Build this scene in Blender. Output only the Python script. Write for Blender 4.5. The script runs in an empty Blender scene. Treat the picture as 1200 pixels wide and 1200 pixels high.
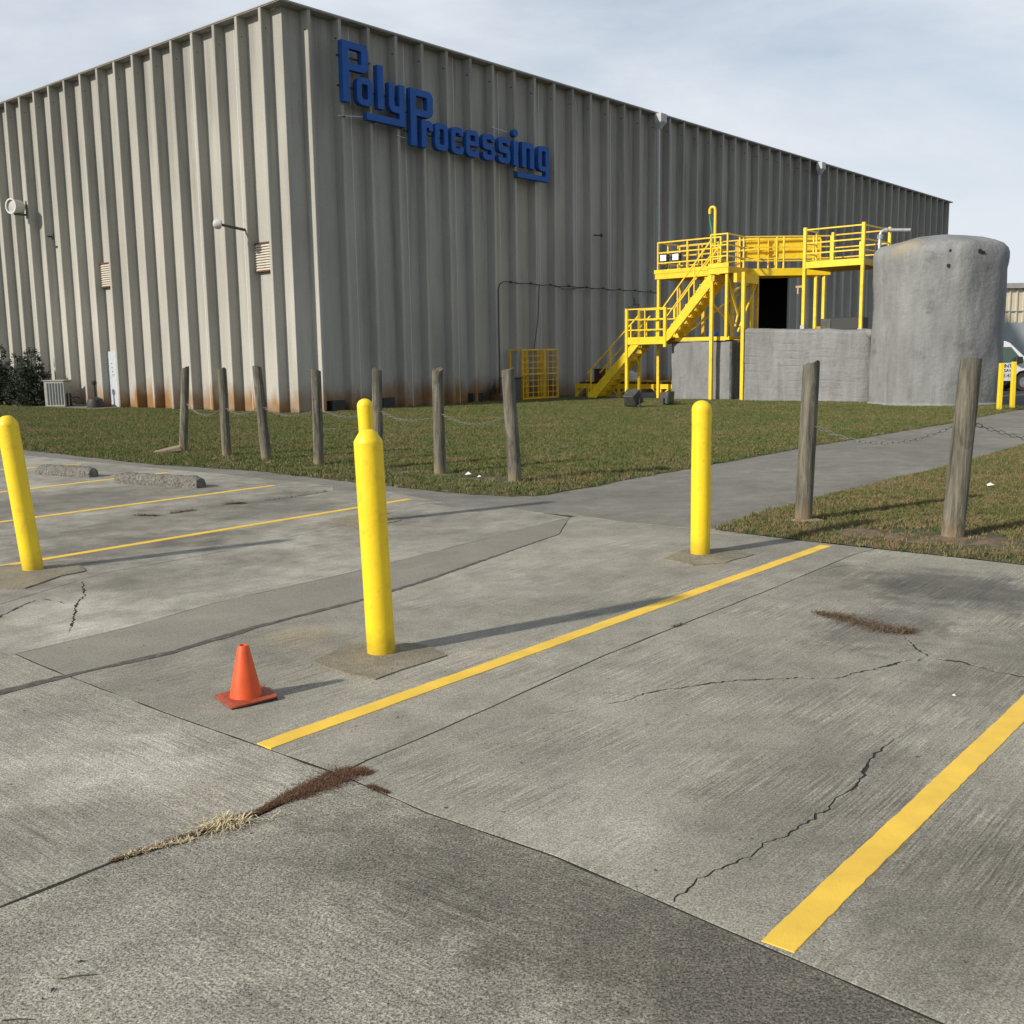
import bpy, bmesh, math, random
from mathutils import Vector, Matrix, noise
from mathutils.geometry import delaunay_2d_cdt
random.seed(7)
S = bpy.context.scene
col = S.collection
# ------------------------------------------------------------------ camera
CAMH = 1.72
RC = ((0.9998802652722136, 0.015474337438736635, 0.0),
      (-0.002286754680591021, 0.14775953320741989, -0.9890206727360942),
      (-0.015304439623804632, 0.9889022526150689, 0.14777722727350048))
RM = Matrix(RC)
cd = bpy.data.cameras.new('camera'); cam = bpy.data.objects.new('camera', cd); col.objects.link(cam)
cam.matrix_world = Matrix.Translation((0, 0, CAMH)) @ RM.to_4x4()
cd.sensor_width = 36; cd.lens = 36.45; cd.clip_end = 3000; cd.clip_start = 0.05
S.camera = cam
# ------------------------------------------------------------------ world and sun
SUN_AZ = 213.0; SUN_EL = 28.5      # direction towards the sun, degrees counter-clockwise from +X
sd = Vector((math.cos(math.radians(SUN_AZ)) * math.cos(math.radians(SUN_EL)), math.sin(math.radians(SUN_AZ)) * math.cos(math.radians(SUN_EL)), math.sin(math.radians(SUN_EL))))
W = bpy.data.worlds.new('World'); S.world = W; W.use_nodes = True
nt = W.node_tree; nt.nodes.clear()
def wn(t, **k):
    n = nt.nodes.new(t)
    for a, b in k.items(): setattr(n, a, b)
    return n
out = wn('ShaderNodeOutputWorld'); bg = wn('ShaderNodeBackground')
sky = wn('ShaderNodeTexSky', sky_type='NISHITA', sun_disc=False)
sky.sun_elevation = math.radians(SUN_EL); sky.sun_rotation = math.atan2(sd.x, sd.y)
sky.air_density = 1.0; sky.dust_density = 1.6; sky.ozone_density = 1.5
geo = wn('ShaderNodeTexCoord')
mp = wn('ShaderNodeMapping'); mp.inputs['Scale'].default_value = (1.0, 1.0, 3.6); mp.inputs['Rotation'].default_value = (0.25, 0.12, 0.5)
n1w = wn('ShaderNodeTexNoise'); n1w.inputs['Scale'].default_value = 1.5; n1w.inputs['Detail'].default_value = 9; n1w.inputs['Roughness'].default_value = .58; n1w.inputs['Distortion'].default_value = .35
rmp = wn('ShaderNodeMapRange'); rmp.inputs[1].default_value = .40; rmp.inputs[2].default_value = .62; rmp.inputs[3].default_value = .50; rmp.inputs[4].default_value = 1.0
sep = wn('ShaderNodeSeparateXYZ')
hz = wn('ShaderNodeMapRange'); hz.inputs[1].default_value = 0.0; hz.inputs[2].default_value = .30; hz.inputs[3].default_value = .97; hz.inputs[4].default_value = 0.0
mx = wn('ShaderNodeMath', operation='MAXIMUM')
mix = wn('ShaderNodeMix', data_type='RGBA')
mix.inputs['B'].default_value = (6.4, 6.8, 7.3, 1)
L = nt.links.new
L(geo.outputs['Generated'], mp.inputs[0]); L(mp.outputs[0], n1w.inputs['Vector']); L(n1w.outputs[0], rmp.inputs[0])
L(geo.outputs['Generated'], sep.inputs[0]); L(sep.outputs['Z'], hz.inputs[0])
fade = wn('ShaderNodeMapRange'); fade.inputs[1].default_value = .36; fade.inputs[2].default_value = .72; fade.inputs[3].default_value = 1.0; fade.inputs[4].default_value = .42
fm = wn('ShaderNodeMath', operation='MULTIPLY'); L(sep.outputs['Z'], fade.inputs[0]); L(fade.outputs[0], fm.inputs[0]); L(rmp.outputs[0], fm.inputs[1])
L(fm.outputs[0], mx.inputs[0]); L(hz.outputs[0], mx.inputs[1]); L(mx.outputs[0], mix.inputs['Factor'])
L(sky.outputs[0], mix.inputs['A']); L(mix.outputs['Result'], bg.inputs[0]); bg.inputs[1].default_value = .105
L(bg.outputs[0], out.inputs[0])
sl = bpy.data.lights.new('sun', 'SUN'); sl.energy = 4.2; sl.angle = math.radians(1.8); sl.color = (1, .93, .82)
so = bpy.data.objects.new('sun', sl); col.objects.link(so); so.rotation_euler = sd.to_track_quat('Z', 'Y').to_euler()
S.view_settings.view_transform = 'Standard'; S.view_settings.look = 'None'; S.view_settings.exposure = .2; S.view_settings.gamma = 1
S.view_settings.use_curve_mapping = False

# ------------------------------------------------------------------ survey helper: a point of the photograph on level z
def g(px, py, z=0.0):
    d = RM @ Vector((px - 600, 600 - py, -1215.0)); t = (z - CAMH) / d.z
    return Vector((d.x * t, d.y * t, z))
A1 = Vector((0.655017358, 0.755613831, 0)); ANG = math.atan2(A1.y, A1.x)
N1 = Vector((A1.y, -A1.x, 0)); C0 = Vector((-6.74872622, 33.28072, 0))
A2 = Vector((-0.76415593, 0.64503156, 0)); N2 = Vector((-A2.y, A2.x, 0))   # N2 points out of the left face
def B(u, v, z=0): return C0 + A1 * u + N1 * v + Vector((0, 0, z))

# ------------------------------------------------------------------ materials
MATS = {}
class MT:
    def __init__(s, name):
        s.m = bpy.data.materials.new(name); s.m.use_nodes = True; s.t = s.m.node_tree; s.b = s.t.nodes['Principled BSDF']
        s.tc = s.t.nodes.new('ShaderNodeTexCoord'); s.co = s.tc.outputs['Object']
    def n(s, t, **k):
        x = s.t.nodes.new(t)
        for a, b in k.items(): setattr(x, a, b)
        return x
    def l(s, a, b): s.t.links.new(a, b)
    def world(s): s.co = s.n('ShaderNodeNewGeometry').outputs['Position']; return s
    def noise(s, scale, detail=4, rough=.5, stretch=None, rotz=0, dist=0, off=None):
        x = s.n('ShaderNodeTexNoise'); x.inputs['Scale'].default_value = scale; x.inputs['Detail'].default_value = detail
        x.inputs['Roughness'].default_value = rough; x.inputs['Distortion'].default_value = dist
        v = s.co
        if rotz:
            r = s.n('ShaderNodeVectorRotate', rotation_type='Z_AXIS'); r.inputs['Angle'].default_value = rotz; s.l(v, r.inputs['Vector']); v = r.outputs[0]
        if stretch or off:
            m = s.n('ShaderNodeMapping'); m.inputs['Scale'].default_value = stretch or (1, 1, 1)
            if off: m.inputs['Location'].default_value = off
            s.l(v, m.inputs[0]); v = m.outputs[0]
        s.l(v, x.inputs['Vector']); return x.outputs[0]
    def rng(s, v, a, b, c=0, d=1, smooth=False):
        x = s.n('ShaderNodeMapRange'); x.inputs[1].default_value = a; x.inputs[2].default_value = b; x.inputs[3].default_value = c; x.inputs[4].default_value = d
        if smooth: x.interpolation_type = 'SMOOTHSTEP'
        s.l(v, x.inputs[0]); return x.outputs[0]
    def math(s, op, a, b=None, clamp=False):
        x = s.n('ShaderNodeMath', operation=op, use_clamp=clamp)
        for i, v in enumerate((a, b)):
            if v is None: continue
            if isinstance(v, (int, float)): x.inputs[i].default_value = v
            else: s.l(v, x.inputs[i])
        return x.outputs[0]
    def mix(s, f, a, b, blend='MIX'):
        x = s.n('ShaderNodeMix', data_type='RGBA', blend_type=blend)
        if isinstance(f, (int, float)): x.inputs['Factor'].default_value = f
        else: s.l(f, x.inputs['Factor'])
        for k, v in (('A', a), ('B', b)):
            if isinstance(v, tuple): x.inputs[k].default_value = (*v[:3], 1)
            else: s.l(v, x.inputs[k])
        return x.outputs['Result']
    def mul(s, c, v):   # colour times a value
        cb = s.n('ShaderNodeCombineColor'); 
        for i in range(3): s.l(v, cb.inputs[i])
        return s.mix(1.0, c, cb.outputs[0], 'MULTIPLY')
    def col(s, c):
        if isinstance(c, tuple): s.b.inputs['Base Color'].default_value = (*c[:3], 1)
        else: s.l(c, s.b.inputs['Base Color'])
    def bump(s, h, strength=.3, dist=.01):
        x = s.n('ShaderNodeBump'); x.inputs['Strength'].default_value = strength; x.inputs['Distance'].default_value = dist
        s.l(h, x.inputs['Height']); s.l(x.outputs[0], s.b.inputs['Normal'])
    def sepz(s):
        x = s.n('ShaderNodeSeparateXYZ'); s.l(s.co, x.inputs[0]); return x.outputs
    def blob(s, x0, y0, r, wob=.5, stretch=None, ang=0):
        """soft-edged stain round a point of the ground"""
        nz = s.n('ShaderNodeTexNoise'); nz.inputs['Scale'].default_value = 3.5 / r; nz.inputs['Detail'].default_value = 5; s.l(s.co, nz.inputs['Vector'])
        m = s.n('ShaderNodeMapping', vector_type='TEXTURE'); m.inputs['Location'].default_value = (x0, y0, 0); m.inputs['Rotation'].default_value = (0, 0, ang)
        m.inputs['Scale'].default_value = ((stretch or 1) * r, r, 1); s.l(s.co, m.inputs[0])
        ln = s.n('ShaderNodeVectorMath', operation='LENGTH'); s.l(m.outputs[0], ln.inputs[0])
        a = s.math('ADD', ln.outputs['Value'], s.math('MULTIPLY', s.math('SUBTRACT', nz.outputs[0], .5), wob * 2.4))
        return s.rng(a, .35, 1.15, 1, 0, True)

def simple(name, c, rough=.6, metal=0, var=.12, vscale=6, bump=0, bscale=60, spec=None, dirt=None):
    m = MT(name)
    f = m.rng(m.noise(vscale, 6, .6), .3, .7, 1 - var, 1 + var)
    cc = m.mul(c, f)
    if dirt: cc = m.mix(m.rng(m.noise(dirt[1], 8, .65), .5, .72, 0, dirt[2]), cc, dirt[0])
    m.col(cc); m.b.inputs['Roughness'].default_value = rough; m.b.inputs['Metallic'].default_value = metal
    if spec is not None: m.b.inputs['Specular IOR Level'].default_value = spec
    if bump: m.bump(m.noise(bscale, 5, .6), bump, .004)
    MATS[name] = m.m; return m.m

def pavement(name, base, broom_ang, broom=.5, speck=.5, patch=.5, blobs=(), off=(0, 0, 0), tint=(.30, .27, .2)):
    m = MT(name).world(); m.b.inputs['Roughness'].default_value = .9; m.b.inputs['Specular IOR Level'].default_value = .25
    big = m.rng(m.noise(.55, 7, .62, off=off, dist=.4), .3, .72, 1 - .30 * patch, 1 + .26 * patch)
    mid = m.rng(m.noise(3.2, 8, .68, off=off), .3, .7, 1 - .27 * patch, 1 + .24 * patch)
    br1 = m.rng(m.noise(9.0, 7, .7, stretch=(.12, 3.2, 1), rotz=-broom_ang, off=None), .34, .66, 1 - .20 * broom, 1 + .20 * broom)
    br2 = m.rng(m.noise(42.0, 6, .75, stretch=(.06, 2.6, 1), rotz=-broom_ang + .02), .38, .62, 1 - .40 * broom, 1 + .42 * broom)
    brm = m.rng(m.noise(1.1, 4, .6, off=(7, 3, 0)), .38, .62, 0, 1)
    one = m.math('MULTIPLY', br1, br2); one = m.math('ADD', m.math('MULTIPLY', m.math('SUBTRACT', one, 1.0), brm), 1.0)
    sp = m.rng(m.noise(120, 3, .85), .38, .62, 1 - .62 * speck, 1 + .66 * speck)
    sp2 = m.rng(m.noise(38, 6, .85), .36, .64, 1 - .30 * speck, 1 + .30 * speck)
    v = m.math('MULTIPLY', m.math('MULTIPLY', big, mid), m.math('MULTIPLY', one, m.math('MULTIPLY', sp, sp2)))
    c = m.mul(base, v)
    warm = m.rng(m.noise(1.7, 6, .6, off=(off[0] + 11, off[1], 0)), .48, .72, 0, .4)
    c = m.mix(warm, c, m.mul(tint, v))
    # dark pits
    pit = m.rng(m.noise(70, 3, .85, off=(3, 5, 0)), .575, .615, 0, .55 * speck + .1)
    c = m.mix(pit, c, m.mul((.085, .080, .066), v))
    grit = m.rng(m.noise(135, 2, .9, off=(9, 5, 0)), .60, .66, 0, .55 * speck); c = m.mix(grit, c, (.46, .44, .38))
    pore = m.rng(m.noise(27, 2, .5, off=(1, 4, 0)), .715, .735, 0, .8); c = m.mix(pore, c, (.03, .028, .024))
    for (x, y, r, amt, colr, st, an) in blobs:
        f = m.math('MULTIPLY', m.blob(x, y, r, .6, st, an), amt)
        c = m.mix(f, c, m.mul(colr, v))
    m.col(c)
    h = m.math('ADD', m.math('MULTIPLY', m.noise(150, 3, .75), .6 + 0 * speck), m.math('MULTIPLY', m.noise(30.0, 5, .6, stretch=(.045, 2.2, 1), rotz=-broom_ang + .02), .8 * broom))
    m.bump(h, .55, .004)
    MATS[name] = m.m; return m.m

DK = (.118, .111, .090); LT = (.40, .38, .32)
def bl(px, py, r, amt, c=DK, st=1, an=0): p = g(px, py); return (p.x, p.y, r, amt, c, st, an)
UA = ANG; VA = ANG - math.pi / 2
pavement('slab_near', (.243, .230, .188), VA + .05, .7, 1.2, .85, [bl(640, 1060, .5, .7, (.118, .110, .088), 2.4, VA), bl(1000, 1190, .5, .8, (.105, .098, .080), 2, VA), bl(420, 1010, .3, .45, DK, 2, VA), bl(150, 1120, .35, .35, LT, 2, VA), bl(760, 1120, .3, .5, (.118, .110, .088), 2, VA)])
pavement('slab_left', (.285, .270, .222), VA + .02, .9, .95, .9, [bl(90, 880, .45, .5, LT, 1.7, VA), bl(210, 900, .25, .3, LT, 1, 0), bl(40, 1000, .5, .4, DK, 1.3, UA)], off=(4, 2, 0))
pavement('slab_mid', (.256, .243, .200), UA + .02, .85, .7, .85, [bl(660, 650, .9, .3, LT, 2, UA), bl(560, 700, .5, .25, LT, 2, UA), bl(350, 745, .22, .4, (.38, .30, .17), 1.4, UA)], off=(1, 9, 0))
pavement('slab_right', (.268, .254, .208), UA + .03, 1.1, .75, .75, [bl(1120, 690, .75, .85, (.105, .100, .086), 1.3, VA), bl(1040, 735, .45, .6, (.10, .095, .085), 1.8, UA), bl(940, 930, .5, .3, DK, 2, UA), bl(1130, 1050, .35, .5, DK, 2.5, UA), bl(700, 950, .4, .3, LT, 2, UA), bl(1180, 780, .5, .6, DK, 2, UA), bl(960, 668, .4, .5, DK, 1.5, VA)], off=(6, 1, 0))
pavement('slab_far', (.272, .259, .216), UA + .02, .8, .65, 1.2, [bl(150, 640, .7, .6, DK, 2, UA), bl(250, 600, 1.2, .5, DK, 2.2, UA), bl(300, 640, .6, .5, LT, 2, UA), bl(90, 720, .6, .45, LT, 2, VA), bl(60, 590, 1.5, .5, DK, 2, UA), bl(440, 610, .6, .6, DK, 1.6, UA)], off=(2, 6, 0))
pavement('driveway_concrete', (.180, .173, .148), 0.5, .5, .6, .75, [], off=(8, 8, 0))
pavement('smooth_strip', (.215, .204, .170), UA, .25, .55, .35, [], off=(3, 8, 0))
pavement('patch_concrete', (.20, .18, .13), .4, .05, .8, .9, [], off=(3, 1, 0), tint=(.36, .30, .19))
pavement('dark_asphalt', (.060, .060, .062), .3, .2, .6, .5, [])
simple('tar_seal', (.078, .062, .052), .85, 0, .35, 12, .5, 90, dirt=((.20, .19, .165), 22, .75))
simple('joint_dirt', (.022, .019, .015), 1, 0, .4, 20)
m = MT('road_paint').world(); m.b.inputs['Roughness'].default_value = .6
pc = m.mul((.80, .52, .06), m.rng(m.noise(4, 6, .6), .3, .7, .86, 1.1))
wear = m.rng(m.noise(75, 4, .7), .62, .72, 0, .55); wear2 = m.rng(m.noise(2.2, 5, .6), .52, .74, 0, .35)
pc = m.mix(m.math('MULTIPLY', wear, .8), pc, (.42, .30, .10)); pc = m.mix(wear2, pc, (.62, .34, .06)); m.col(pc)
m.bump(m.noise(140, 4, .7), .5, .003); MATS['road_paint'] = m.m

# ribbed concrete of the building: rain streaks and red clay splashed at the foot
m = MT('precast_concrete').world(); m.b.inputs['Roughness'].default_value = .88
xyz = m.sepz()
v = m.rng(m.noise(1.0, 7, .6, stretch=(1, 1, .14)), .3, .72, .90, 1.08)
v2 = m.rng(m.noise(6.5, 6, .6, stretch=(1, 1, .06)),   .3, .7, .96, 1.04)
v3 = m.rng(m.noise(22, 5, .7), .3, .7, .90, 1.09)
v4 = m.rng(m.noise(.22, 3, .5), .35, .65, .90, 1.08)
vv = m.math('MULTIPLY', m.math('MULTIPLY', v, v2), m.math('MULTIPLY', v3, v4))
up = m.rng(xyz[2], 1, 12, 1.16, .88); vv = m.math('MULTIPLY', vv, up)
c = m.mul((.352, .343, .305), vv)
dk = m.math('MULTIPLY', m.rng(m.noise(2.6, 6, .65, stretch=(1, 1, .07), off=(4, 4, 0)), .50, .70, 0, .65), m.rng(xyz[2], 2, 12, .30, 1)); c = m.mix(dk, c, (.125, .122, .112))
wob = m.math('MULTIPLY', m.noise(1.1, 5, .6, stretch=(1, 1, .5)), 1.9)
cl = m.rng(m.math('ADD', xyz[2], m.math('MULTIPLY', wob, -1)), -.75, .15, 1.0, 0, True)
clm = m.rng(m.noise(.30, 2, .5, off=(9.3, 2.1, 0)), .30, .50, .3, 1)
c = m.mix(m.math('MULTIPLY', cl, clm), c, (.235, .125, .042))
cr = m.rng(m.math('ADD', xyz[2], m.math('MULTIPLY', m.noise(3, 4, .6), .5)), .28, .42, .6, 0); c = m.mix(cr, c, (.07, .055, .035))
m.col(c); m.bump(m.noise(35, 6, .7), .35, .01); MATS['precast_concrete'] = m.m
simple('caulk', (.55, .55, .52), .7); simple('dark_joint', (.05, .05, .048), .9)
simple('coping_white', (.30, .30, .29), .5); simple('roof_membrane', (.4, .4, .38), .9)
simple('downspout_metal', (.40, .41, .41), .45, 0, .1); simple('rust', (.13, .05, .03), .9, 0, .4, 20)
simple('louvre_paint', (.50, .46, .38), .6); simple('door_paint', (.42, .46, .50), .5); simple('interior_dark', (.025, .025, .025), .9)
simple('interior_crate', (.09, .09, .085), .9)
m = MT('sign_blue'); m.b.inputs['Roughness'].default_value = .7; m.col(m.mul((.004, .080, .33), m.rng(m.noise(2.5, 6, .6), .3, .7, .82, 1.15))); MATS['sign_blue'] = m.m
simple('steel_grey', (.35, .35, .34), .5, .6); simple('black_cable', (.02, .02, .02), .6)
def paint(name, c, dirtc, amt, rough=.42):
    m = MT(name).world(); z = m.sepz()[2]; m.b.inputs['Roughness'].default_value = rough
    cc = m.mul(c, m.rng(m.noise(3.5, 6, .6), .3, .7, .90, 1.08))
    cc = m.mix(m.math('MULTIPLY', m.rng(m.noise(14, 7, .65), .54, .74, 0, amt), 1.0), cc, dirtc)
    foot = m.rng(m.math('ADD', z, m.math('MULTIPLY', m.noise(14, 6, .7), .25)), .12, .30, .6, 0); cc = m.mix(foot, cc, tuple(x * .6 for x in dirtc))
    m.col(cc); m.bump(m.math('ADD', m.noise(28, 6, .6), m.math('MULTIPLY', m.noise(160, 3, .6), .35)), .38, .006); MATS[name] = m.m
paint('bollard_yellow', (.84, .60, .012), (.50, .30, .03), .6, .45)
simple('steel_yellow', (.80, .56, .016), .42, 0, .10, 1.6, .2, 30, dirt=((.45, .26, .03), 5, .5))
simple('steel_yellow_weathered', (.66, .41, .015), .5, 0, .18, 1.6, .2, 30, dirt=((.26, .15, .04), 5, .6))
m = MT('foam_coating').world(); m.b.inputs['Roughness'].default_value = .8
z = m.sepz()[2]
f = m.math('MULTIPLY', m.rng(m.noise(1.0, 7, .65, stretch=(1, 1, .35)), .3, .7, .80, 1.16), m.rng(m.noise(5, 7, .65, stretch=(1, 1, .22)), .3, .7, .85, 1.12))
c = m.mul((.205, .210, .207), f)
c = m.mix(m.rng(m.noise(1.3, 5, .6, off=(5, 2, 7)), .60, .74, 0, .6), c, (.085, .083, .078))
c = m.mix(m.rng(m.noise(2.2, 6, .65, stretch=(1, 1, .12), off=(8, 2, 7)), .54, .72, 0, .5), c, (.10, .102, .10))
c = m.mix(m.rng(m.noise(3.0, 5, .6, stretch=(1, 1, .1), off=(2, 2, 0)), .56, .72, 0, .35), c, (.33, .335, .33))
c = m.mix(m.rng(m.noise(26, 3, .7, off=(5, 2, 7)), .70, .76, 0, .6), c, (.05, .045, .04))
vm = m.n('ShaderNodeVectorMath', operation='DISTANCE'); m.l(m.co, vm.inputs[0]); vm.inputs[1].default_value = (11.9, 31.9, 4.95)
yb = m.rng(m.math('ADD', vm.outputs['Value'], m.math('MULTIPLY', m.noise(3.5, 5, .6), .9)), .65, 1.15, .40, 0); c = m.mix(yb, c, (.40, .31, .13))
m.col(c); m.bump(m.math('ADD', m.noise(7, 7, .6), m.math('MULTIPLY', m.noise(40, 4, .6), .35)), .65, .05); MATS['foam_coating'] = m.m
simple('foam_bare', (.42, .31, .11), .9, 0, .2, 6, .6, 20); simple('foam_hole', (.02, .02, .02), .95)
simple('plywood', (.40, .31, .17), .8, 0, .2, 5)
m = MT('weathered_wood').world(); m.b.inputs['Roughness'].default_value = .9
gr = m.noise(26, 7, .65, stretch=(1, 1, .07)); kn = m.noise(5.5, 4, .6, stretch=(1, 1, .35), dist=1.5)
c = m.mul((.122, .112, .084), m.math('MULTIPLY', m.rng(gr, .35, .65, .40, 1.65), m.rng(kn, .3, .7, .72, 1.25)))
c = m.mix(m.rng(kn, .54, .66, 0, .75), c, (.045, .041, .032)); c = m.mix(m.rng(gr, .66, .74, 0, .8), c, (.035, .03, .024))
z = m.sepz()[2]; c = m.mix(m.rng(m.math('ADD', z, m.math('MULTIPLY', kn, .3)), .2, .42, .55, 0), c, (.26, .19, .10))
c = m.mix(m.rng(z, 1.0, 1.6, 0, .3), c, (.075, .072, .06))
m.col(c); m.bump(gr, 1.0, .02); MATS['weathered_wood'] = m.m
simple('wood_end', (.115, .085, .05), .95, 0, .5, 24, .8, 60)
simple('chain_metal', (.22, .22, .20), .55, .6)
m = MT('aggregate_concrete').world(); m.b.inputs['Roughness'].default_value = .92
vo = m.n('ShaderNodeTexVoronoi'); vo.inputs['Scale'].default_value = 42; m.l(m.co, vo.inputs['Vector'])
c = m.mul((.125, .118, .102), m.rng(vo.outputs['Color'], 0, 1, .5, 1.7)); c = m.mul(c, m.rng(m.noise(5, 5, .6), .3, .7, .8, 1.2)); m.col(c); m.bump(vo.outputs['Distance'], .8, .015); MATS['aggregate_concrete'] = m.m
simple('cone_orange', (.64, .080, .008), .5, 0, .14, 12, .25, 60, dirt=((.33, .07, .03), 14, .55)); simple('black_rubber', (.03, .028, .026), .8, dirt=((.12, .10, .08), 20, .6))
simple('dark_plastic', (.022, .024, .023), .6); simple('bin_grey', (.065, .08, .085), .6); simple('fixture_grey', (.045, .046, .042), .55, 0, .2, 9, dirt=((.2, .17, .1), 6, .6))
simple('lamp_white', (.52, .52, .49), .35); simple('van_white', (.66, .67, .68), .3, 0, .04); simple('cone_base', (.34, .06, .022), .6, 0, .2, 16, .3, 60, dirt=((.07, .04, .03), 18, .9)); simple('siding_cream', (.55, .50, .38), .6, 0, .05)
simple('block_blue_grey', (.27, .31, .32), .8, 0, .08, 2); simple('hose_green', (.03, .17, .10), .5); simple('galvanised', (.42, .42, .40), .4, .5, .2, 12)
simple('blue_plastic', (.02, .05, .30), .5); simple('brown_steel', (.05, .022, .015), .8); simple('white_plastic', (.6, .6, .58), .5); simple('ac_beige', (.27, .28, .24), .6); simple('ac_dark', (.035, .045, .05), .7)
m = MT('window_glass'); m.b.inputs['Base Color'].default_value = (.06, .10, .08, 1); m.b.inputs['Roughness'].default_value = .08; MATS['window_glass'] = m.m
m = MT('lamp_lens'); m.b.inputs['Base Color'].default_value = (.9, .9, .9, 1); m.b.inputs['Emission Color'].default_value = (1, 1, 1, 1); m.b.inputs['Emission Strength'].default_value = 2.2; MATS['lamp_lens'] = m.m
# soil below the grass
m = MT('lawn_soil').world(); m.b.inputs['Roughness'].default_value = 1
c = m.mix(m.rng(m.noise(1.2, 6, .6), .4, .6), (.060, .065, .024), (.10, .088, .045)); c = m.mul(c, m.rng(m.noise(30, 5, .7), .3, .7, .55, 1.5)); m.col(c); m.bump(m.noise(40, 5, .7), .8, .03); MATS['lawn_soil'] = m.m
simple('bare_earth', (.125, .085, .05), 1, 0, .4, 7, .9, 40, dirt=((.22, .18, .13), 25, .7))
def blade_mat(name, ca, cb, cdry, thr=.56, sc=.55):
    m = MT(name); oi = m.n('ShaderNodeObjectInfo'); ge = m.n('ShaderNodeNewGeometry')
    nz = m.n('ShaderNodeTexNoise'); nz.inputs['Scale'].default_value = sc; nz.inputs['Detail'].default_value = 7; nz.inputs['Roughness'].default_value = .65; m.l(ge.outputs['Position'], nz.inputs['Vector'])
    c = m.mix(oi.outputs['Random'], ca, cb)
    f = m.rng(m.math('ADD', nz.outputs[0], m.math('MULTIPLY', m.math('SUBTRACT', oi.outputs['Random'], .5), .22)), thr - .10, thr + .10, 0, 1); c = m.mix(f, c, cdry)
    m.col(c); m.b.inputs['Roughness'].default_value = .7; m.b.inputs['Specular IOR Level'].default_value = .2; MATS[name] = m.m
blade_mat('grass_blade', (.074, .112, .026), (.118, .148, .042), (.20, .160, .075), .585)
blade_mat('grass_blade_dry', (.100, .116, .032), (.16, .148, .060), (.22, .16, .085), .48, .8)
simple('straw', (.50, .42, .25), .8, 0, .3, 30); simple('brown_moss', (.115, .058, .028), 1, 0, .4, 40); simple('dry_weed', (.125, .080, .042), .9, 0, .4, 30)
m = MT('conifer_leaf'); m.col(m.mul((.024, .036, .016), m.rng(m.noise(2.5, 4, .6), .3, .7, .55, 1.5))); m.b.inputs['Roughness'].default_value = .7; MATS['conifer_leaf'] = m.m
simple('bark', (.08, .055, .035), .9); simple('leaf_litter', (.16, .09, .04), .8); simple('litter_white', (.7, .7, .66), .7); simple('dark_twig', (.04, .032, .026), .9); simple('tan_stone', (.24, .19, .125), .9, 0, .25, 9, .6, 30)
simple('black_print', (.015, .015, .015), .6)

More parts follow.
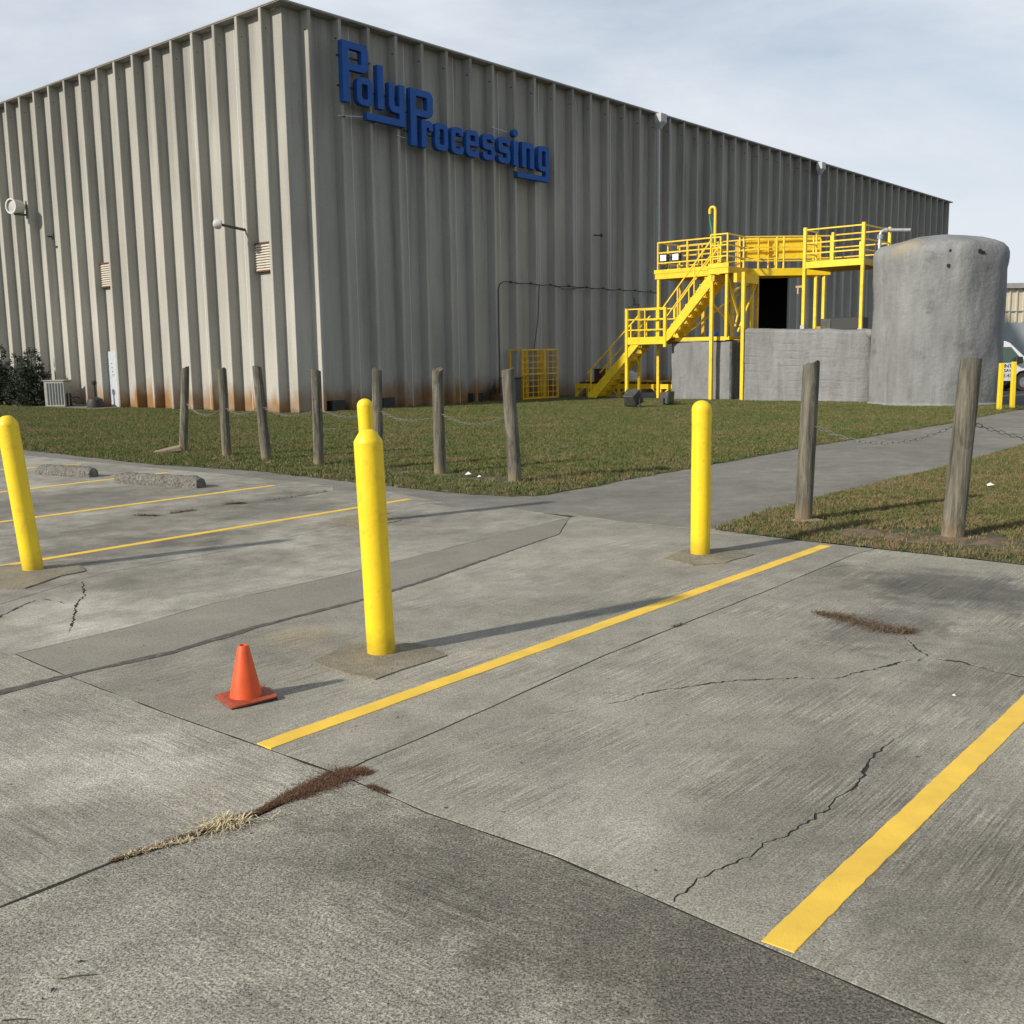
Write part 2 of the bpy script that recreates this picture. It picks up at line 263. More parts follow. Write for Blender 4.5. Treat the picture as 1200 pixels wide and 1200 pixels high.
# ------------------------------------------------------------------ object helpers
def tagp(o, label=None, cat=None, group=None, kind=None):
    if label: o['label'] = label
    if cat: o['category'] = cat
    if group: o['group'] = group
    if kind: o['kind'] = kind
    return o
def thing(name, loc, rz, label, cat, group=None):
    o = bpy.data.objects.new(name, None); col.objects.link(o); o.location = loc; o.rotation_euler = (0, 0, rz); o.empty_display_size = .2
    return tagp(o, label, cat, group)
class MB:
    def __init__(s): s.v = []; s.f = []
    def add(s, vs, fs): k = len(s.v); s.v += [tuple(x) for x in vs]; s.f += [tuple(i + k for i in f) for f in fs]; return s
    def box(s, x0, x1, y0, y1, z0, z1):
        vs = [(x, y, z) for x in (x0, x1) for y in (y0, y1) for z in (z0, z1)]
        return s.add(vs, [(0, 1, 3, 2), (4, 6, 7, 5), (0, 4, 5, 1), (2, 3, 7, 6), (0, 2, 6, 4), (1, 5, 7, 3)])
    def bar(s, a, b, w, h=None, up=(0, 0, 1)):
        """square bar from a to b, w wide across, h deep"""
        a = Vector(a); b = Vector(b); h = h or w; d = (b - a).normalized(); U = Vector(up)
        if abs(d.dot(U)) > .97: U = Vector((1, 0, 0))
        sx = d.cross(U).normalized() * w / 2; sy = sx.cross(d).normalized() * h / 2
        vs = [p + i * sx + j * sy for p in (a, b) for i, j in ((-1, -1), (1, -1), (1, 1), (-1, 1))]
        return s.add(vs, [(0, 1, 2, 3), (7, 6, 5, 4), (0, 4, 5, 1), (1, 5, 6, 2), (2, 6, 7, 3), (3, 7, 4, 0)])
    def tube(s, pts, r, n=8, caps=True):
        pts = [Vector(p) for p in pts]; rs = r if isinstance(r, (list, tuple)) else [r] * len(pts); vs = []; ref = None
        for i, p in enumerate(pts):
            d = (pts[min(i + 1, len(pts) - 1)] - pts[max(i - 1, 0)]).normalized()
            if ref is None: ref = Vector((0, 0, 1)) if abs(d.z) < .9 else Vector((1, 0, 0))
            x = d.cross(ref).normalized(); y = x.cross(d); ref = y if True else ref; y.normalize()
            for k in range(n): a = 2 * math.pi * k / n; vs.append(p + (x * math.cos(a) + y * math.sin(a)) * rs[i])
        fs = [(i * n + k, i * n + (k + 1) % n, (i + 1) * n + (k + 1) % n, (i + 1) * n + k) for i in range(len(pts) - 1) for k in range(n)]
        if caps: fs += [tuple(range(n))[::-1], tuple((len(pts) - 1) * n + k for k in range(n))]
        return s.add(vs, fs)
    def lathe(s, prof, n=24, c=(0, 0, 0), rot=None):
        vs = []; k0 = len(prof)
        for k in range(n):
            a = 2 * math.pi * k / n
            for r, z in prof:
                p = Vector((r * math.cos(a), r * math.sin(a), z))
                if rot: p = rot @ p
                vs.append(p + Vector(c))
        fs = [(k * k0 + i, ((k + 1) % n) * k0 + i, ((k + 1) % n) * k0 + i + 1, k * k0 + i + 1) for k in range(n) for i in range(k0 - 1)]
        return s.add(vs, fs)
    def prism(s, poly, z0, z1):
        n = len(poly); vs = [(x, y, z0) for x, y in poly] + [(x, y, z1) for x, y in poly]
        return s.add(vs, [tuple(range(n))[::-1], tuple(range(n, 2 * n))] + [(i, (i + 1) % n, n + (i + 1) % n, n + i) for i in range(n)])
    def mesh(s, name, mat, bevel=0, smooth=False, seg=1, merge=False):
        me = bpy.data.meshes.new(name); bm = bmesh.new(); vv = [bm.verts.new(p) for p in s.v]
        for f in s.f:
            try: bm.faces.new([vv[i] for i in f])
            except ValueError: pass
        if merge: bmesh.ops.remove_doubles(bm, verts=bm.verts, dist=1e-5)
        bmesh.ops.recalc_face_normals(bm, faces=bm.faces)
        if bevel: bmesh.ops.bevel(bm, geom=[e for e in bm.edges if len(e.link_faces) == 2 and e.calc_face_angle(0) > .6], offset=bevel, segments=seg, affect='EDGES', profile=.6, clamp_overlap=True)
        if smooth:
            for f in bm.faces: f.smooth = True
            for e in bm.edges:
                if len(e.link_faces) == 2 and e.calc_face_angle(0) > .7: e.smooth = False
        bm.to_mesh(me); bm.free()
        for mm in (mat if isinstance(mat, (list, tuple)) else [mat]): me.materials.append(MATS[mm] if isinstance(mm, str) else mm)
        return me
    def build(s, name, mat, parent=None, **k):
        return link(name, s.mesh(name, mat, **k), parent)
def link(name, me, parent=None):
    o = bpy.data.objects.new(name, me); col.objects.link(o)
    if parent: o.parent = parent
    return o
def copy_tree(o, parent=None):
    c = o.copy(); col.objects.link(c); c.parent = parent
    for ch in [x for x in ALLCH.get(o.name, [])] or list(o.children): copy_tree(ch, c)
    return c
ALLCH = {}
def structure(o): o['kind'] = 'structure'; return o

# ------------------------------------------------------------------ ground
gm = MB(); gm.add([(-900, -300, -.10), (900, -300, -.10), (900, 1500, -.10), (-900, 1500, -.10)], [(0, 1, 2, 3)])
structure(gm.build('ground', 'lawn_soil'))
jm = MB(); jm.add([(-22, -6, -.003), (12, -6, -.003), (12, 21, -.003), (-22, 21, -.003)], [(0, 1, 2, 3)])
structure(jm.build('joint_bed', 'joint_dirt'))

def jag(pts, closed=True, step=.12, amp=.004, seed=0, fix=()):
    """resample a polyline with small irregular wobble"""
    o = []; n = len(pts); rng = random.Random(seed)
    for i in range(n if closed else n - 1):
        a = Vector(pts[i][:2]); b = Vector(pts[(i + 1) % n][:2]); d = (b - a).length; k = max(1, min(160, int(d / step))); nn = Vector((-(b - a).y, (b - a).x)).normalized() if d else Vector((0, 0))
        for j in range(k):
            p = a + (b - a) * j / k
            w = noise.noise(Vector((p.x * 3.1, p.y * 3.1, seed))) * 1.6 + noise.noise(Vector((p.x * 14, p.y * 14, seed + 5))) * .9 + rng.uniform(-.4, .4)
            o.append(p if j == 0 else p + nn * w * amp)
    if not closed: o.append(Vector(pts[-1][:2]))
    return o
def inset(poly, d):
    n = len(poly); o = []
    area = sum(poly[i].x * poly[(i + 1) % n].y - poly[(i + 1) % n].x * poly[i].y for i in range(n))
    sgn = 1 if area > 0 else -1
    for i in range(n):
        p0, p, p1 = poly[i - 1], poly[i], poly[(i + 1) % n]
        e0 = (p - p0).normalized(); e1 = (p1 - p).normalized()
        m0 = Vector((-e0.y, e0.x)) * sgn; m1 = Vector((-e1.y, e1.x)) * sgn; b = (m0 + m1)
        b = b / max(b.length_squared * .5, .3) if b.length > 1e-6 else m0
        o.append(p + b * d)
    return o
def crack_poly(pts, w, seed):
    c = jag(pts, False, .022, .020, seed); n = len(c); rng = random.Random(seed); le = []; ri = []
    for i, p in enumerate(c):
        d = (c[min(i + 1, n - 1)] - c[max(0, i - 1)]).normalized(); nn = Vector((-d.y, d.x))
        t = i / (n - 1); ww = 1.5 * w * (.35 + .9 * abs(noise.noise(Vector((p.x * 5, p.y * 5, seed)))) * 1.6) * min(1, 6 * t + .35, 6 * (1 - t) + .05) * .5
        ww = max(ww, .0008); le.append(p + nn * ww); ri.append(p - nn * ww)
    P = le + ri[::-1]
    if sum(P[i].x * P[(i + 1) % len(P)].y - P[(i + 1) % len(P)].x * P[i].y for i in range(len(P))) < 0: P.reverse()
    return P
def slab(name, poly, mat, z0=-.08, z1=0, gap=.006, amp=.0035, cracks=(), seed=0, bev=True, parent=None):
    P = [Vector(p[:2]) for p in poly]
    if sum(P[i].x * P[(i + 1) % len(P)].y - P[(i + 1) % len(P)].x * P[i].y for i in range(len(P))) < 0: P.reverse()
    outer = jag(inset(P, gap), True, .15, amp, seed); rimin = inset(P, gap + .010)
    vs = list(outer); faces = [list(range(len(outer)))]; 
    for k, (pts, w) in enumerate(cracks):
        cp = crack_poly([Vector(q[:2]) for q in pts], w, seed * 7 + k + 1); faces.append(list(range(len(vs), len(vs) + len(cp)))); vs += cp
    v2, e2, f2, _, _, of = delaunay_2d_cdt(vs, [], faces, 1, 1e-5); f2 = [f for f, q in zip(f2, of) if 0 in q and len(q) == 1]
    bm = bmesh.new(); bv = [bm.verts.new((p.x, p.y, z1)) for p in v2]
    for f in f2:
        try: bm.faces.new([bv[i] for i in f])
        except ValueError: pass
    for v in [v for v in bm.verts if not v.link_faces]: bm.verts.remove(v)
    be = [e for e in bm.edges if len(e.link_faces) == 1]
    r = bmesh.ops.extrude_edge_only(bm, edges=be)
    for v in r['geom']:
        if isinstance(v, bmesh.types.BMVert): v.co.z = z0
    bmesh.ops.recalc_face_normals(bm, faces=bm.faces)
    up = [f for f in bm.faces if abs(f.normal.z) > .9]
    if up and up[0].normal.z < 0: bmesh.ops.reverse_faces(bm, faces=bm.faces)
    me = bpy.data.meshes.new(name); bm.to_mesh(me); bm.free(); me.materials.append(MATS[mat])
    o = link(name, me, parent); return o if parent else structure(o)
def ln(p, q, t): return p + (q - p) * t
nA = g(19, 766); nK = g(398, 907); K1 = g(668, 606); K3 = g(1025, 643)
dJ2 = (g(893, 1107) - nK).normalized(); nKb = nK + dJ2 * 6.0
dJ2w = (nA - nK).normalized(); 
nL = g(0, 1063); dJ4 = (nL - nK).normalized(); nL2 = nK + dJ4 * 8
dJ1 = (nA - K1).normalized(); nA2 = nA + (g(0, 765.6) - nA).normalized() * 3
nFar = nA + (nA2 - nA) * 6
J2pts = [nK, g(440, 925.5), g(500, 952), g(650, 1003), g(790, 1063), g(893, 1107.5), g(1100, 1197), nKb]
J4pts = [nK, g(365, 924), g(300, 957), g(222, 983), g(130, 1011), g(0, 1063), nL2]
J2w = [nA, g(79, 791.7), g(79.5, 792), g(190, 833.5), g(300, 872.5), nK]
J1pts = [nA, g(150, 735), g(250, 707), g(417, 669.6), g(500, 648.8), g(600, 623), K1]
J3pts = [nK, g(432, 890), g(500, 862), g(575, 829), g(708, 768), g(796, 733), g(892, 695), g(1000, 650), K3]
C1 = [g(1120, 779), g(1090, 773), g(1050, 777), g(980, 795), g(940, 794), g(860, 798), g(800, 806), g(760, 812), g(725, 822), g(690, 827)]
C1b = [g(1060, 745), g(1078, 762), g(1092, 771), ]
C1c = [g(1097, 771.5), g(1130, 776), g(1165, 787), g(1200, 793), g(1260, 797)]
C2 = [g(789, 1062.5), g(795, 1048), g(815, 1033), g(850, 1015), g(880, 1004), g(925, 976), g(973, 948), g(979, 935), g(1001, 923), g(1011, 905), g(1033, 880), g(1060, 860)]
C3 = [g(790, 832), g(812, 829), g(850, 812)]
near_poly = J4pts[::-1] + J2pts[1:] + [Vector((9, -5, 0)), Vector((-9, -5, 0))]
near_poly = [p for p in near_poly]
slab('concrete_slab', near_poly, 'slab_near', seed=1, gap=.008, amp=.007)
slab('concrete_slab', J4pts + [nL2 + Vector((-10, 4, 0)), nFar] + J2w[:-1], 'slab_left', seed=2, gap=.008, amp=.007)
rEnd = nKb + A1 * 8
lawn2_edge = [g(839.5, 620.5), g(902, 629), g(1025, 643), g(1110, 652), g(1200, 662), g(1330, 676), g(1500, 690)]
slab('concrete_slab', J3pts + [g(1110, 652), g(1200, 662), g(1330, 676), g(1500, 690), g(1500, 690) + N1 * 6] + [rEnd + N1 * 4] + J2pts[1:][::-1], 'slab_right', seed=3, cracks=[(C1[1:], .014), (C1b, .013), (C1c, .028), ([g(790.5, 1057)] + C2[1:], .011), ([g(962, 668), g(985, 663), g(1010, 661), g(1035, 658)], .010), ([g(1090, 737), g(1130, 741), g(1200, 738), g(1240, 741)], .006), ([g(640, 838), g(670, 833), g(683, 829)], .004)], gap=.006)
# smooth strip between the long joint and the brown seal
ST = [g(0, 812), g(79, 792), g(200, 765), g(300, 735), g(425, 703), g(500, 680), g(580, 652), g(655, 626)]
E1 = [g(596, 594.5), g(629, 600), g(679, 604), g(733, 612), g(800, 618), g(839.5, 620.5)]
slab('concrete_strip', [nA] + J1pts[1:] + [g(655, 626)] + [p for p in ST[1:-1]][::-1], 'smooth_strip', seed=4, gap=.003, amp=.006)
slab('concrete_slab', J2w[2:-1] + J3pts + [g(902, 629)] + E1[::-1][:-2] + [K1] + ST[1:][::-1], 'slab_mid', seed=5, cracks=[([g(600, 664), g(620, 672), g(690, 676), g(745, 684), g(790, 692)], .007), ([g(610, 770), g(640, 775), g(663, 781)], .005), ([g(340, 790), g(360, 783), g(363, 777)], .005), ([g(232, 832), g(270, 820), g(300, 808), g(335, 795)], .004)], gap=.006)
# stalls on the left, two joints run through them
Ea = [g(60, 690), g(120, 672), g(225, 653), g(370, 623), g(415, 612), g(500, 590)]
Eb = [g(60, 626), g(160, 606), g(215, 600), g(275, 590), g(325, 582), g(391, 575)]
def ext(a, b, d): return b + (b - a).normalized() * d
def hitA(p, q):          # where the line p-q meets the cross joint running left from nA
    d1_ = q - p; d2_ = nA2 - nA; cr_ = d1_.x * d2_.y - d1_.y * d2_.x; t = ((nA - p).x * d2_.y - (nA - p).y * d2_.x) / cr_; return p + d1_ * t
EaW = hitA(Ea[1], Ea[0]); EbW = hitA(Eb[1], Eb[0])
kl = [([g(98, 681), g(100, 692), g(92, 705), g(86, 722), g(79, 742)], .018), ([g(42, 703), g(20, 712), g(-10, 728)], .020), ([g(48, 702), g(65, 704), g(75, 707), g(90, 706)], .014)]
slab('concrete_slab', J1pts + [g(629, 600), E1[0]] + [g(560, 600)] + Ea[::-1] + [EaW], 'slab_far', seed=6, cracks=kl, gap=.005)
lawn_edge = [g(-260, 497), g(-120, 512), g(0, 525.5), g(24, 527), g(175, 544), g(300, 552), g(413, 565), g(520, 577), g(600, 582), g(628, 581.5), g(680, 573), g(780, 554), g(832.5, 545), g(955, 522.5), g(1119.5, 495), g(1165, 485.5)]
slab('concrete_slab', Ea + [g(520, 589)] + [g(455, 576), g(391, 575)] + Eb[::-1][1:] + [EbW, EaW], 'slab_far', seed=7, gap=.004)
slab('concrete_slab', Eb + [g(391, 570), g(300, 559.5)] + [g(150, 545.5), g(24, 533), g(-260, 503), nFar, EbW], 'slab_far', seed=8, gap=.004)
slab('driveway', [p + Vector((.0, .0, 0)) for p in [g(-260, 503), g(24, 533), g(150, 545.5), g(300, 559.5), g(391, 570), g(391, 575), g(455, 576), g(520, 589), g(500, 590), g(560, 600)] + E1 + [g(955, 585.5), g(1112.5, 547), g(1200, 522.5), g(1330, 500)] + [g(1400, 478), g(1300, 476), g(1170, 481.0)] + [lawn_edge[i] + Vector((0, .25, 0)) for i in range(15, -1, -1)]], 'driveway_concrete', seed=9, gap=.004)
slab('asphalt_yard', [g(1172, 479), g(1400, 476), Vector((120, 38, 0)), Vector((120, 140, 0)), Vector((14, 140, 0)), Vector((14.2, 34, 0))], 'dark_asphalt', seed=10, gap=0, z1=-.008, amp=0)
# brown sealed seam
def ribbon(name, pts, w, mat, z=.004, amp=.01, seed=0, step=.1, wv=0, taper=False, parent=None):
    c = jag(pts, False, step, .002, seed); n = len(c); mb = MB(); vs = []
    for i, p in enumerate(c):
        d = (c[min(i + 1, n - 1)] - c[max(0, i - 1)]).normalized(); nn = Vector((-d.y, d.x)); t = i / (n - 1)
        ww = w / 2 * (1 + wv * noise.noise(Vector((p.x * 2, p.y * 2, seed)))) * ((1 - t) ** .5 + .05 if taper else 1)
        a = noise.noise(Vector((p.x * 16, p.y * 16, seed + 1))) * amp; b = noise.noise(Vector((p.x * 16, p.y * 16, seed + 9))) * amp
        vs += [(*(p + nn * (ww + a)), z), (*(p - nn * (ww + b)), z), (*(p + nn * (ww + a + .002)), -.004), (*(p - nn * (ww + b + .002)), -.004)]
    fs = []
    for i in range(n - 1):
        a, b = i * 4, (i + 1) * 4; fs += [(a, a + 1, b + 1, b), (a + 2, a, b, b + 2), (a + 1, a + 3, b + 3, b + 1)]
    fs += [(0, 2, 3, 1), (n * 4 - 4, n * 4 - 3, n * 4 - 1, n * 4 - 2)]
    return mb.add(vs, fs).build(name, mat, parent)
structure(ribbon('tar_seam', [g(-120, 838)] + ST, .058, 'tar_seal', .003, .016, 3, .05, .7, True))
structure(ribbon('joint_scale', E1, .03, 'patch_concrete', .003, .03, 8, .05, 1.2))
# painted lines
lines = [([(g(301, 873.5) + g(317, 876)) / 2 + Vector((0, .0, 0)), g(968, 639.5)], 'yellow stall line running between the middle bollard and the right bollard'),
         ([(g(894, 1103) + g(929, 1117)) / 2, (g(1200, 815) + g(1200, 846)) / 2, ext((g(894, 1103) + g(929, 1117)) / 2, (g(1200, 815) + g(1200, 846)) / 2, 4)], 'yellow stall line at the right edge in the foreground'),
         ([ext(g(300, 612), g(0, 664), 4), g(0, 664), g(480, 585)], 'yellow stall line starting at the foot of the left bollard'),
         ([ext(g(300, 572), g(0, 612), 4), g(0, 612), g(321, 569)], 'yellow stall line just in front of the nearer wheel stop'),
         ([ext(g(135, 562), g(0, 577), 4), g(0, 577), g(196, 554)], 'yellow stall line passing under the nearer wheel stop'),
         ([ext(g(42, 548), g(0, 551), 6), g(0, 551), g(95, 544)], 'yellow stall line passing under the farther wheel stop')]
for i, (p, lab) in enumerate(lines):
    o = ribbon('painted_line', p, .098 if i > 1 else .102, 'road_paint', .004, .004, 20 + i, .03, .02)
    o['kind'] = 'structure'; o['label'] = lab

# patches round the bollards
def patch(name, poly, mat, z, seed, label=None):
    o = slab(name, poly, mat, -.02, z, 0, .02, seed=seed); return o
patch('bollard_footing', [g(366, 776), g(408, 756), g(452, 752), g(500, 757), g(524, 769), g(470, 786), g(440, 797), g(405, 790)], 'patch_concrete', .008, 31)
patch('bollard_footing', [g(-30, 668), g(10, 663), g(55, 662), g(92, 663), g(100, 670), g(70, 676), g(30, 690), g(-20, 690)], 'patch_concrete', .010, 32)
patch('bollard_footing', [g(776, 655), g(800, 645), g(850, 643), g(884, 650), g(850, 660), g(812, 663)], 'patch_concrete', .006, 33)
patch('bollard_footing', [g(385, 612), g(420, 603), g(455, 603), g(470, 610), g(430, 618)], 'patch_concrete', .006, 34)

# ------------------------------------------------------------------ lawns
def grass_src(name, n, h, rad, mat, seed):
    rng = random.Random(seed); mb = MB()
    for i in range(n):
        a = rng.uniform(0, 6.28); r = rad * math.sqrt(rng.random()); x, y = r * math.cos(a), r * math.sin(a); b = rng.uniform(0, 6.28); w = rng.uniform(.0025, .005)
        hh = h * rng.uniform(.5, 1.15); lx, ly = rng.uniform(-.8, .8) * hh, rng.uniform(-.8, .8) * hh; dx, dy = math.cos(b) * w, math.sin(b) * w
        mb.add([(x - dx, y - dy, 0), (x + dx, y + dy, 0), (x + lx * .35 + dx * .8, y + ly * .35 + dy * .8, hh * .6), (x + lx * .35 - dx * .8, y + ly * .35 - dy * .8, hh * .6), (x + lx, y + ly, hh)], [(0, 1, 2, 3), (3, 2, 4)])
    return bpy.data.objects.new(name, mb.mesh(name, mat))
def scatter(base, srcs, dens, seed, smin=.6, smax=1.3, mask=None):
    ng = bpy.data.node_groups.new('grass_scatter', 'GeometryNodeTree')
    ng.interface.new_socket('Geometry', in_out='INPUT', socket_type='NodeSocketGeometry'); ng.interface.new_socket('Geometry', in_out='OUTPUT', socket_type='NodeSocketGeometry')
    N = lambda t: ng.nodes.new(t); K = ng.links.new
    i = N('NodeGroupInput'); o = N('NodeGroupOutput'); d = N('GeometryNodeDistributePointsOnFaces'); d.inputs['Density'].default_value = dens; d.inputs['Seed'].default_value = seed
    K(i.outputs[0], d.inputs['Mesh'])
    if mask:
        at = N('GeometryNodeInputNamedAttribute'); at.data_type = 'FLOAT'; at.inputs['Name'].default_value = 'dens'
        mm = N('ShaderNodeMath'); mm.operation = 'MULTIPLY'; mm.inputs[1].default_value = dens; K(at.outputs['Attribute'], mm.inputs[0]); K(mm.outputs[0], d.inputs['Density'])
    ins = N('GeometryNodeInstanceOnPoints'); jn = N('GeometryNodeGeometryToInstance')
    for s in srcs:
        oi = N('GeometryNodeObjectInfo'); oi.inputs['Object'].default_value = s; oi.inputs['As Instance'].default_value = True; K(oi.outputs['Geometry'], jn.inputs[0])
    K(jn.outputs[0], ins.inputs['Instance']); ins.inputs['Pick Instance'].default_value = True
    K(d.outputs['Points'], ins.inputs['Points'])
    rv = N('FunctionNodeRandomValue'); rv.data_type = 'FLOAT_VECTOR'; rv.inputs[0].default_value = (0, 0, 0); rv.inputs[1].default_value = (.1, .1, 6.28); K(rv.outputs[0], ins.inputs['Rotation'])
    rs = N('FunctionNodeRandomValue'); rs.data_type = 'FLOAT'; rs.inputs[2].default_value = smin; rs.inputs[3].default_value = smax; K(rs.outputs[1], ins.inputs['Scale'])
    jo = N('GeometryNodeJoinGeometry'); K(i.outputs[0], jo.inputs[0]); K(ins.outputs[0], jo.inputs[0]); K(jo.outputs[0], o.inputs[0])
    md = base.modifiers.new('grass', 'NODES'); md.node_group = ng
GS = [grass_src('tuft_source', 16, .055, .07, 'grass_blade', s) for s in range(4)]
GD = [grass_src('tuft_source', 16, .050, .07, 'grass_blade_dry', s + 9) for s in range(3)]
posts = [((215, 533), (217, 431), .075), ((266, 538), (260, 432.5), .078), ((313, 543), (301, 430), .080), ((374, 549), (370, 433.5), .080), ((443, 553.5), (441.5, 433), .078), ((516, 559), (512.5, 433), .084), ((604, 569), (595, 433), .086), ((941, 616), (951, 425.5), .080), ((1115, 635), (1138.5, 421), .094)]
earth = [(g(*b), r) for b, r in (((215, 533), .45), ((266, 540), .35), ((313, 545), .35), ((374, 551), .4), ((443, 555), .3), ((480, 557), .4), ((516, 560), .5), ((560, 565), .6), ((604, 569), .5), ((941, 616), .22), ((1010, 628), .45), ((1060, 633), .4), ((1115, 636), .55), ((1165, 640), .5), ((390, 505), .9), ((500, 500), .5), ((860, 556), .2), ((1190, 650), .3))]
def lawn(name, poly, seed, cell=.35, tail=(), srcs=None, dens=260, smin=.45, smax=1.15):
    P = [Vector(p[:2]) for p in poly]
    if sum(P[i].x * P[(i + 1) % len(P)].y - P[(i + 1) % len(P)].x * P[i].y for i in range(len(P))) < 0: P.reverse()
    out_ = jag(P, True, .10, .028, seed)
    xs = [p.x for p in out_]; ys = [p.y for p in out_]; pts = list(out_)
    def inside(x, y):
        c = False
        for i in range(len(P)):
            a, b = P[i], P[i - 1]
            if (a.y > y) != (b.y > y) and x < (b.x - a.x) * (y - a.y) / (b.y - a.y) + a.x: c = not c
        return c
    y = min(ys)
    while y < max(ys):
        st = cell * (1 if y < 22 else 2); x = min(xs)
        while x < max(xs):
            if inside(x, y) and math.hypot(x, y) < 60: pts.append(Vector((x + random.uniform(-.1, .1), y + random.uniform(-.1, .1))))
            x += st
        y += st
    v2, e2, f2, *_ = delaunay_2d_cdt(pts, [], [list(range(len(out_)))], 1, 1e-5)
    me = bpy.data.meshes.new(name)
    def dist_edge(p):
        d = 9
        for i in range(len(P)):
            a, b = P[i], P[i - 1]; ab = b - a; t = max(0, min(1, (p - a).dot(ab) / max(ab.length_squared, 1e-9))); d = min(d, (p - a - ab * t).length)
        return d
    vv = []; de = []
    for p in v2:
        d = dist_edge(p); z = .004 + .045 * min(1, d / .5) + .02 * noise.noise(Vector((p.x * .5, p.y * .5, 3))) * min(1, d)
        vv.append((p.x, p.y, z)); k = 1.0
        for e, r in earth:
            q = (Vector((p.x, p.y)) - Vector((e.x, e.y))).length / r
            k = min(k, max(.03, (q - .55) * 1.6))
        de.append(k)
    me.from_pydata(vv, [], f2); me.materials.append(MATS['lawn_soil']); me.update()
    at = me.attributes.new('dens', 'FLOAT', 'POINT')
    for i, k in enumerate(de): at.data[i].value = k
    o = link(name, me); scatter(o, srcs or GS[:3] + GD[:2], dens, seed, smin, smax, mask=True); return o
bldg_far = [B(14, 1.2), B(14, .15), B(.2, .15)]
LA = C0 + N2 * .1
lawn_poly = lawn_edge + [B(12.2, 18.4), B(14.5, 16.5), B(14.8, 8), B(13.4, 4.4), B(14, 1.4), B(14, -.1), C0 - N2 * .1 + Vector((0, .1, 0)), C0 + A2 * 10.3 - N2 * .1, C0 + A2 * 10.2 + N2 * 1.3, C0 + A2 * 26 + N2 * 1.6, C0 + A2 * 30 + N2 * 20]
o = lawn('lawn_grass', lawn_poly, 3); tagp(o, 'large green brown lawn between the parking slabs and the ribbed building', kind='stuff')
lawn2_poly = lawn2_edge + [g(1500, 690) + Vector((6, 3, 0)), g(1420, 500), g(1330, 500), g(1200, 522.5), g(1112.5, 547), g(955, 585.5), g(880, 605)]
o = lawn('lawn_grass', lawn2_poly, 4, srcs=GS[:1] + GD, dens=520, smin=.4, smax=.95); tagp(o, 'triangle of dry grass behind the two separate wooden posts on the right', kind='stuff')
sh = C0 + A2 * 10.4 + N2 * 0.0
o = lawn('lawn_grass', [C0 + A2 * 11.4, C0 + A2 * 26, C0 + A2 * 26 + N2 * .75, C0 + A2 * 11.4 + N2 * .3], 5); tagp(o, 'narrow planted bed under the conifers along the building', kind='stuff')
# walk to the door
slab('sidewalk', [C0 + A2 * 10.25 + N2 * .02, C0 + A2 * 11.4 + N2 * .02, C0 + A2 * 11.4 + N2 * .28, C0 + A2 * 26 + N2 * .72, C0 + A2 * 26 + N2 * 1.75, C0 + A2 * 10.2 + N2 * 1.25], 'driveway_concrete', seed=12, z1=.05, gap=.002)
slab('concrete_apron', [B(13.2, -.1), B(13.2, 1.3), B(13.0, 4.2), B(12.2, 4.2), B(12.2, 6.2), B(18, 6.2), B(30, 9), B(60, 4), B(60, -.1)], 'driveway_concrete', seed=13, z1=.02, gap=.002)
# bare earth round the posts
for i, (e, r) in enumerate(earth):
    if r < .25: continue
    mb = MB(); n = 26; vs = [(e.x, e.y, .062)]
    for k in range(n):
        a = 6.283 * k / n; rr = r * (.75 + .45 * noise.noise(Vector((math.cos(a) * 1.7, math.sin(a) * 1.7, i)))); vs.append((e.x + rr * math.cos(a), e.y + rr * .8 * math.sin(a), .035))
    mb.add(vs, [(0, k + 1, (k + 1) % n + 1) for k in range(n)]); structure(mb.build('bare_soil', 'bare_earth'))

# ------------------------------------------------------------------ the warehouse
WH = thing('warehouse', C0, ANG, 'large windowless warehouse clad in ribbed precast concrete panels', 'building')
HT = 12.4; SD = .36
def dtee(w, stems, z0=0.0, z1=12.32, mat='precast_concrete', cut=None):
    """double-tee panel: flange in local x 0..w, face at y=0, stems stand out towards -y"""
    mb = MB(); mb.box(.008, w - .008, 0, .12, z0, z1)
    for s in stems:
        # tapering stem with chamfered nose
        a, b = s, s + .135
        poly = [(a - .02, .004), (b + .05, .004), (b, -SD + .02), (b - .016, -SD), (a + .012, -SD), (a, -SD + .02)]
        mb.prism(poly, z0, z1)
    return mb
def caulk(x, z0=0, z1=12.3, par=None, y=-.002): return None
PR = 2.414
# right face: stems at u = .55 + 1.207 k, seams at 2.46 + 2.414 k
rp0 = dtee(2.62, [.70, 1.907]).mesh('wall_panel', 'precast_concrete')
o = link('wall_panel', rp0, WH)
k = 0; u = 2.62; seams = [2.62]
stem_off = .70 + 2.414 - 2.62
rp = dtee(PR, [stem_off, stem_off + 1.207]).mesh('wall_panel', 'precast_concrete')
DO0, DO1, DOZ = 30.3, 34.3, 5.9
while u < 59.0:
    if u + PR < DO0 or u > DO1 + .05:
        if u + PR > 59.6:
            e = dtee(59.3 - u, [stem_off] if 59.3 - u > 1 else []).build('wall_panel', 'precast_concrete', WH); e.location = (u, 0, 0)
        else:
            e = link('wall_panel', rp, WH); e.location = (u, 0, 0)
    else:
        mb = MB(); st = [stem_off, stem_off + 1.207]
        a0, a1_ = max(0, DO0 - u), min(PR, DO1 - u)
        mb.box(.008, PR - .008, 0, .12, DOZ, 12.32)
        if a0 > 0: mb.box(.008, a0, 0, .12, 0, DOZ - .002)
        if a1_ < PR: mb.box(a1_, PR - .008, 0, .12, 0, DOZ - .002)
        for s in st:
            zb = DOZ if (DO0 < u + s + .2 and u + s < DO1) else 0
            mb.prism([(s - .02, .004), (s + .185, .004), (s + .135, -SD + .02), (s + .119, -SD), (s + .012, -SD), (s, -SD + .02)], zb, 12.32)
        e = mb.build('wall_panel', 'precast_concrete', WH); e.location = (u, 0, 0)
    u += PR; seams.append(u)
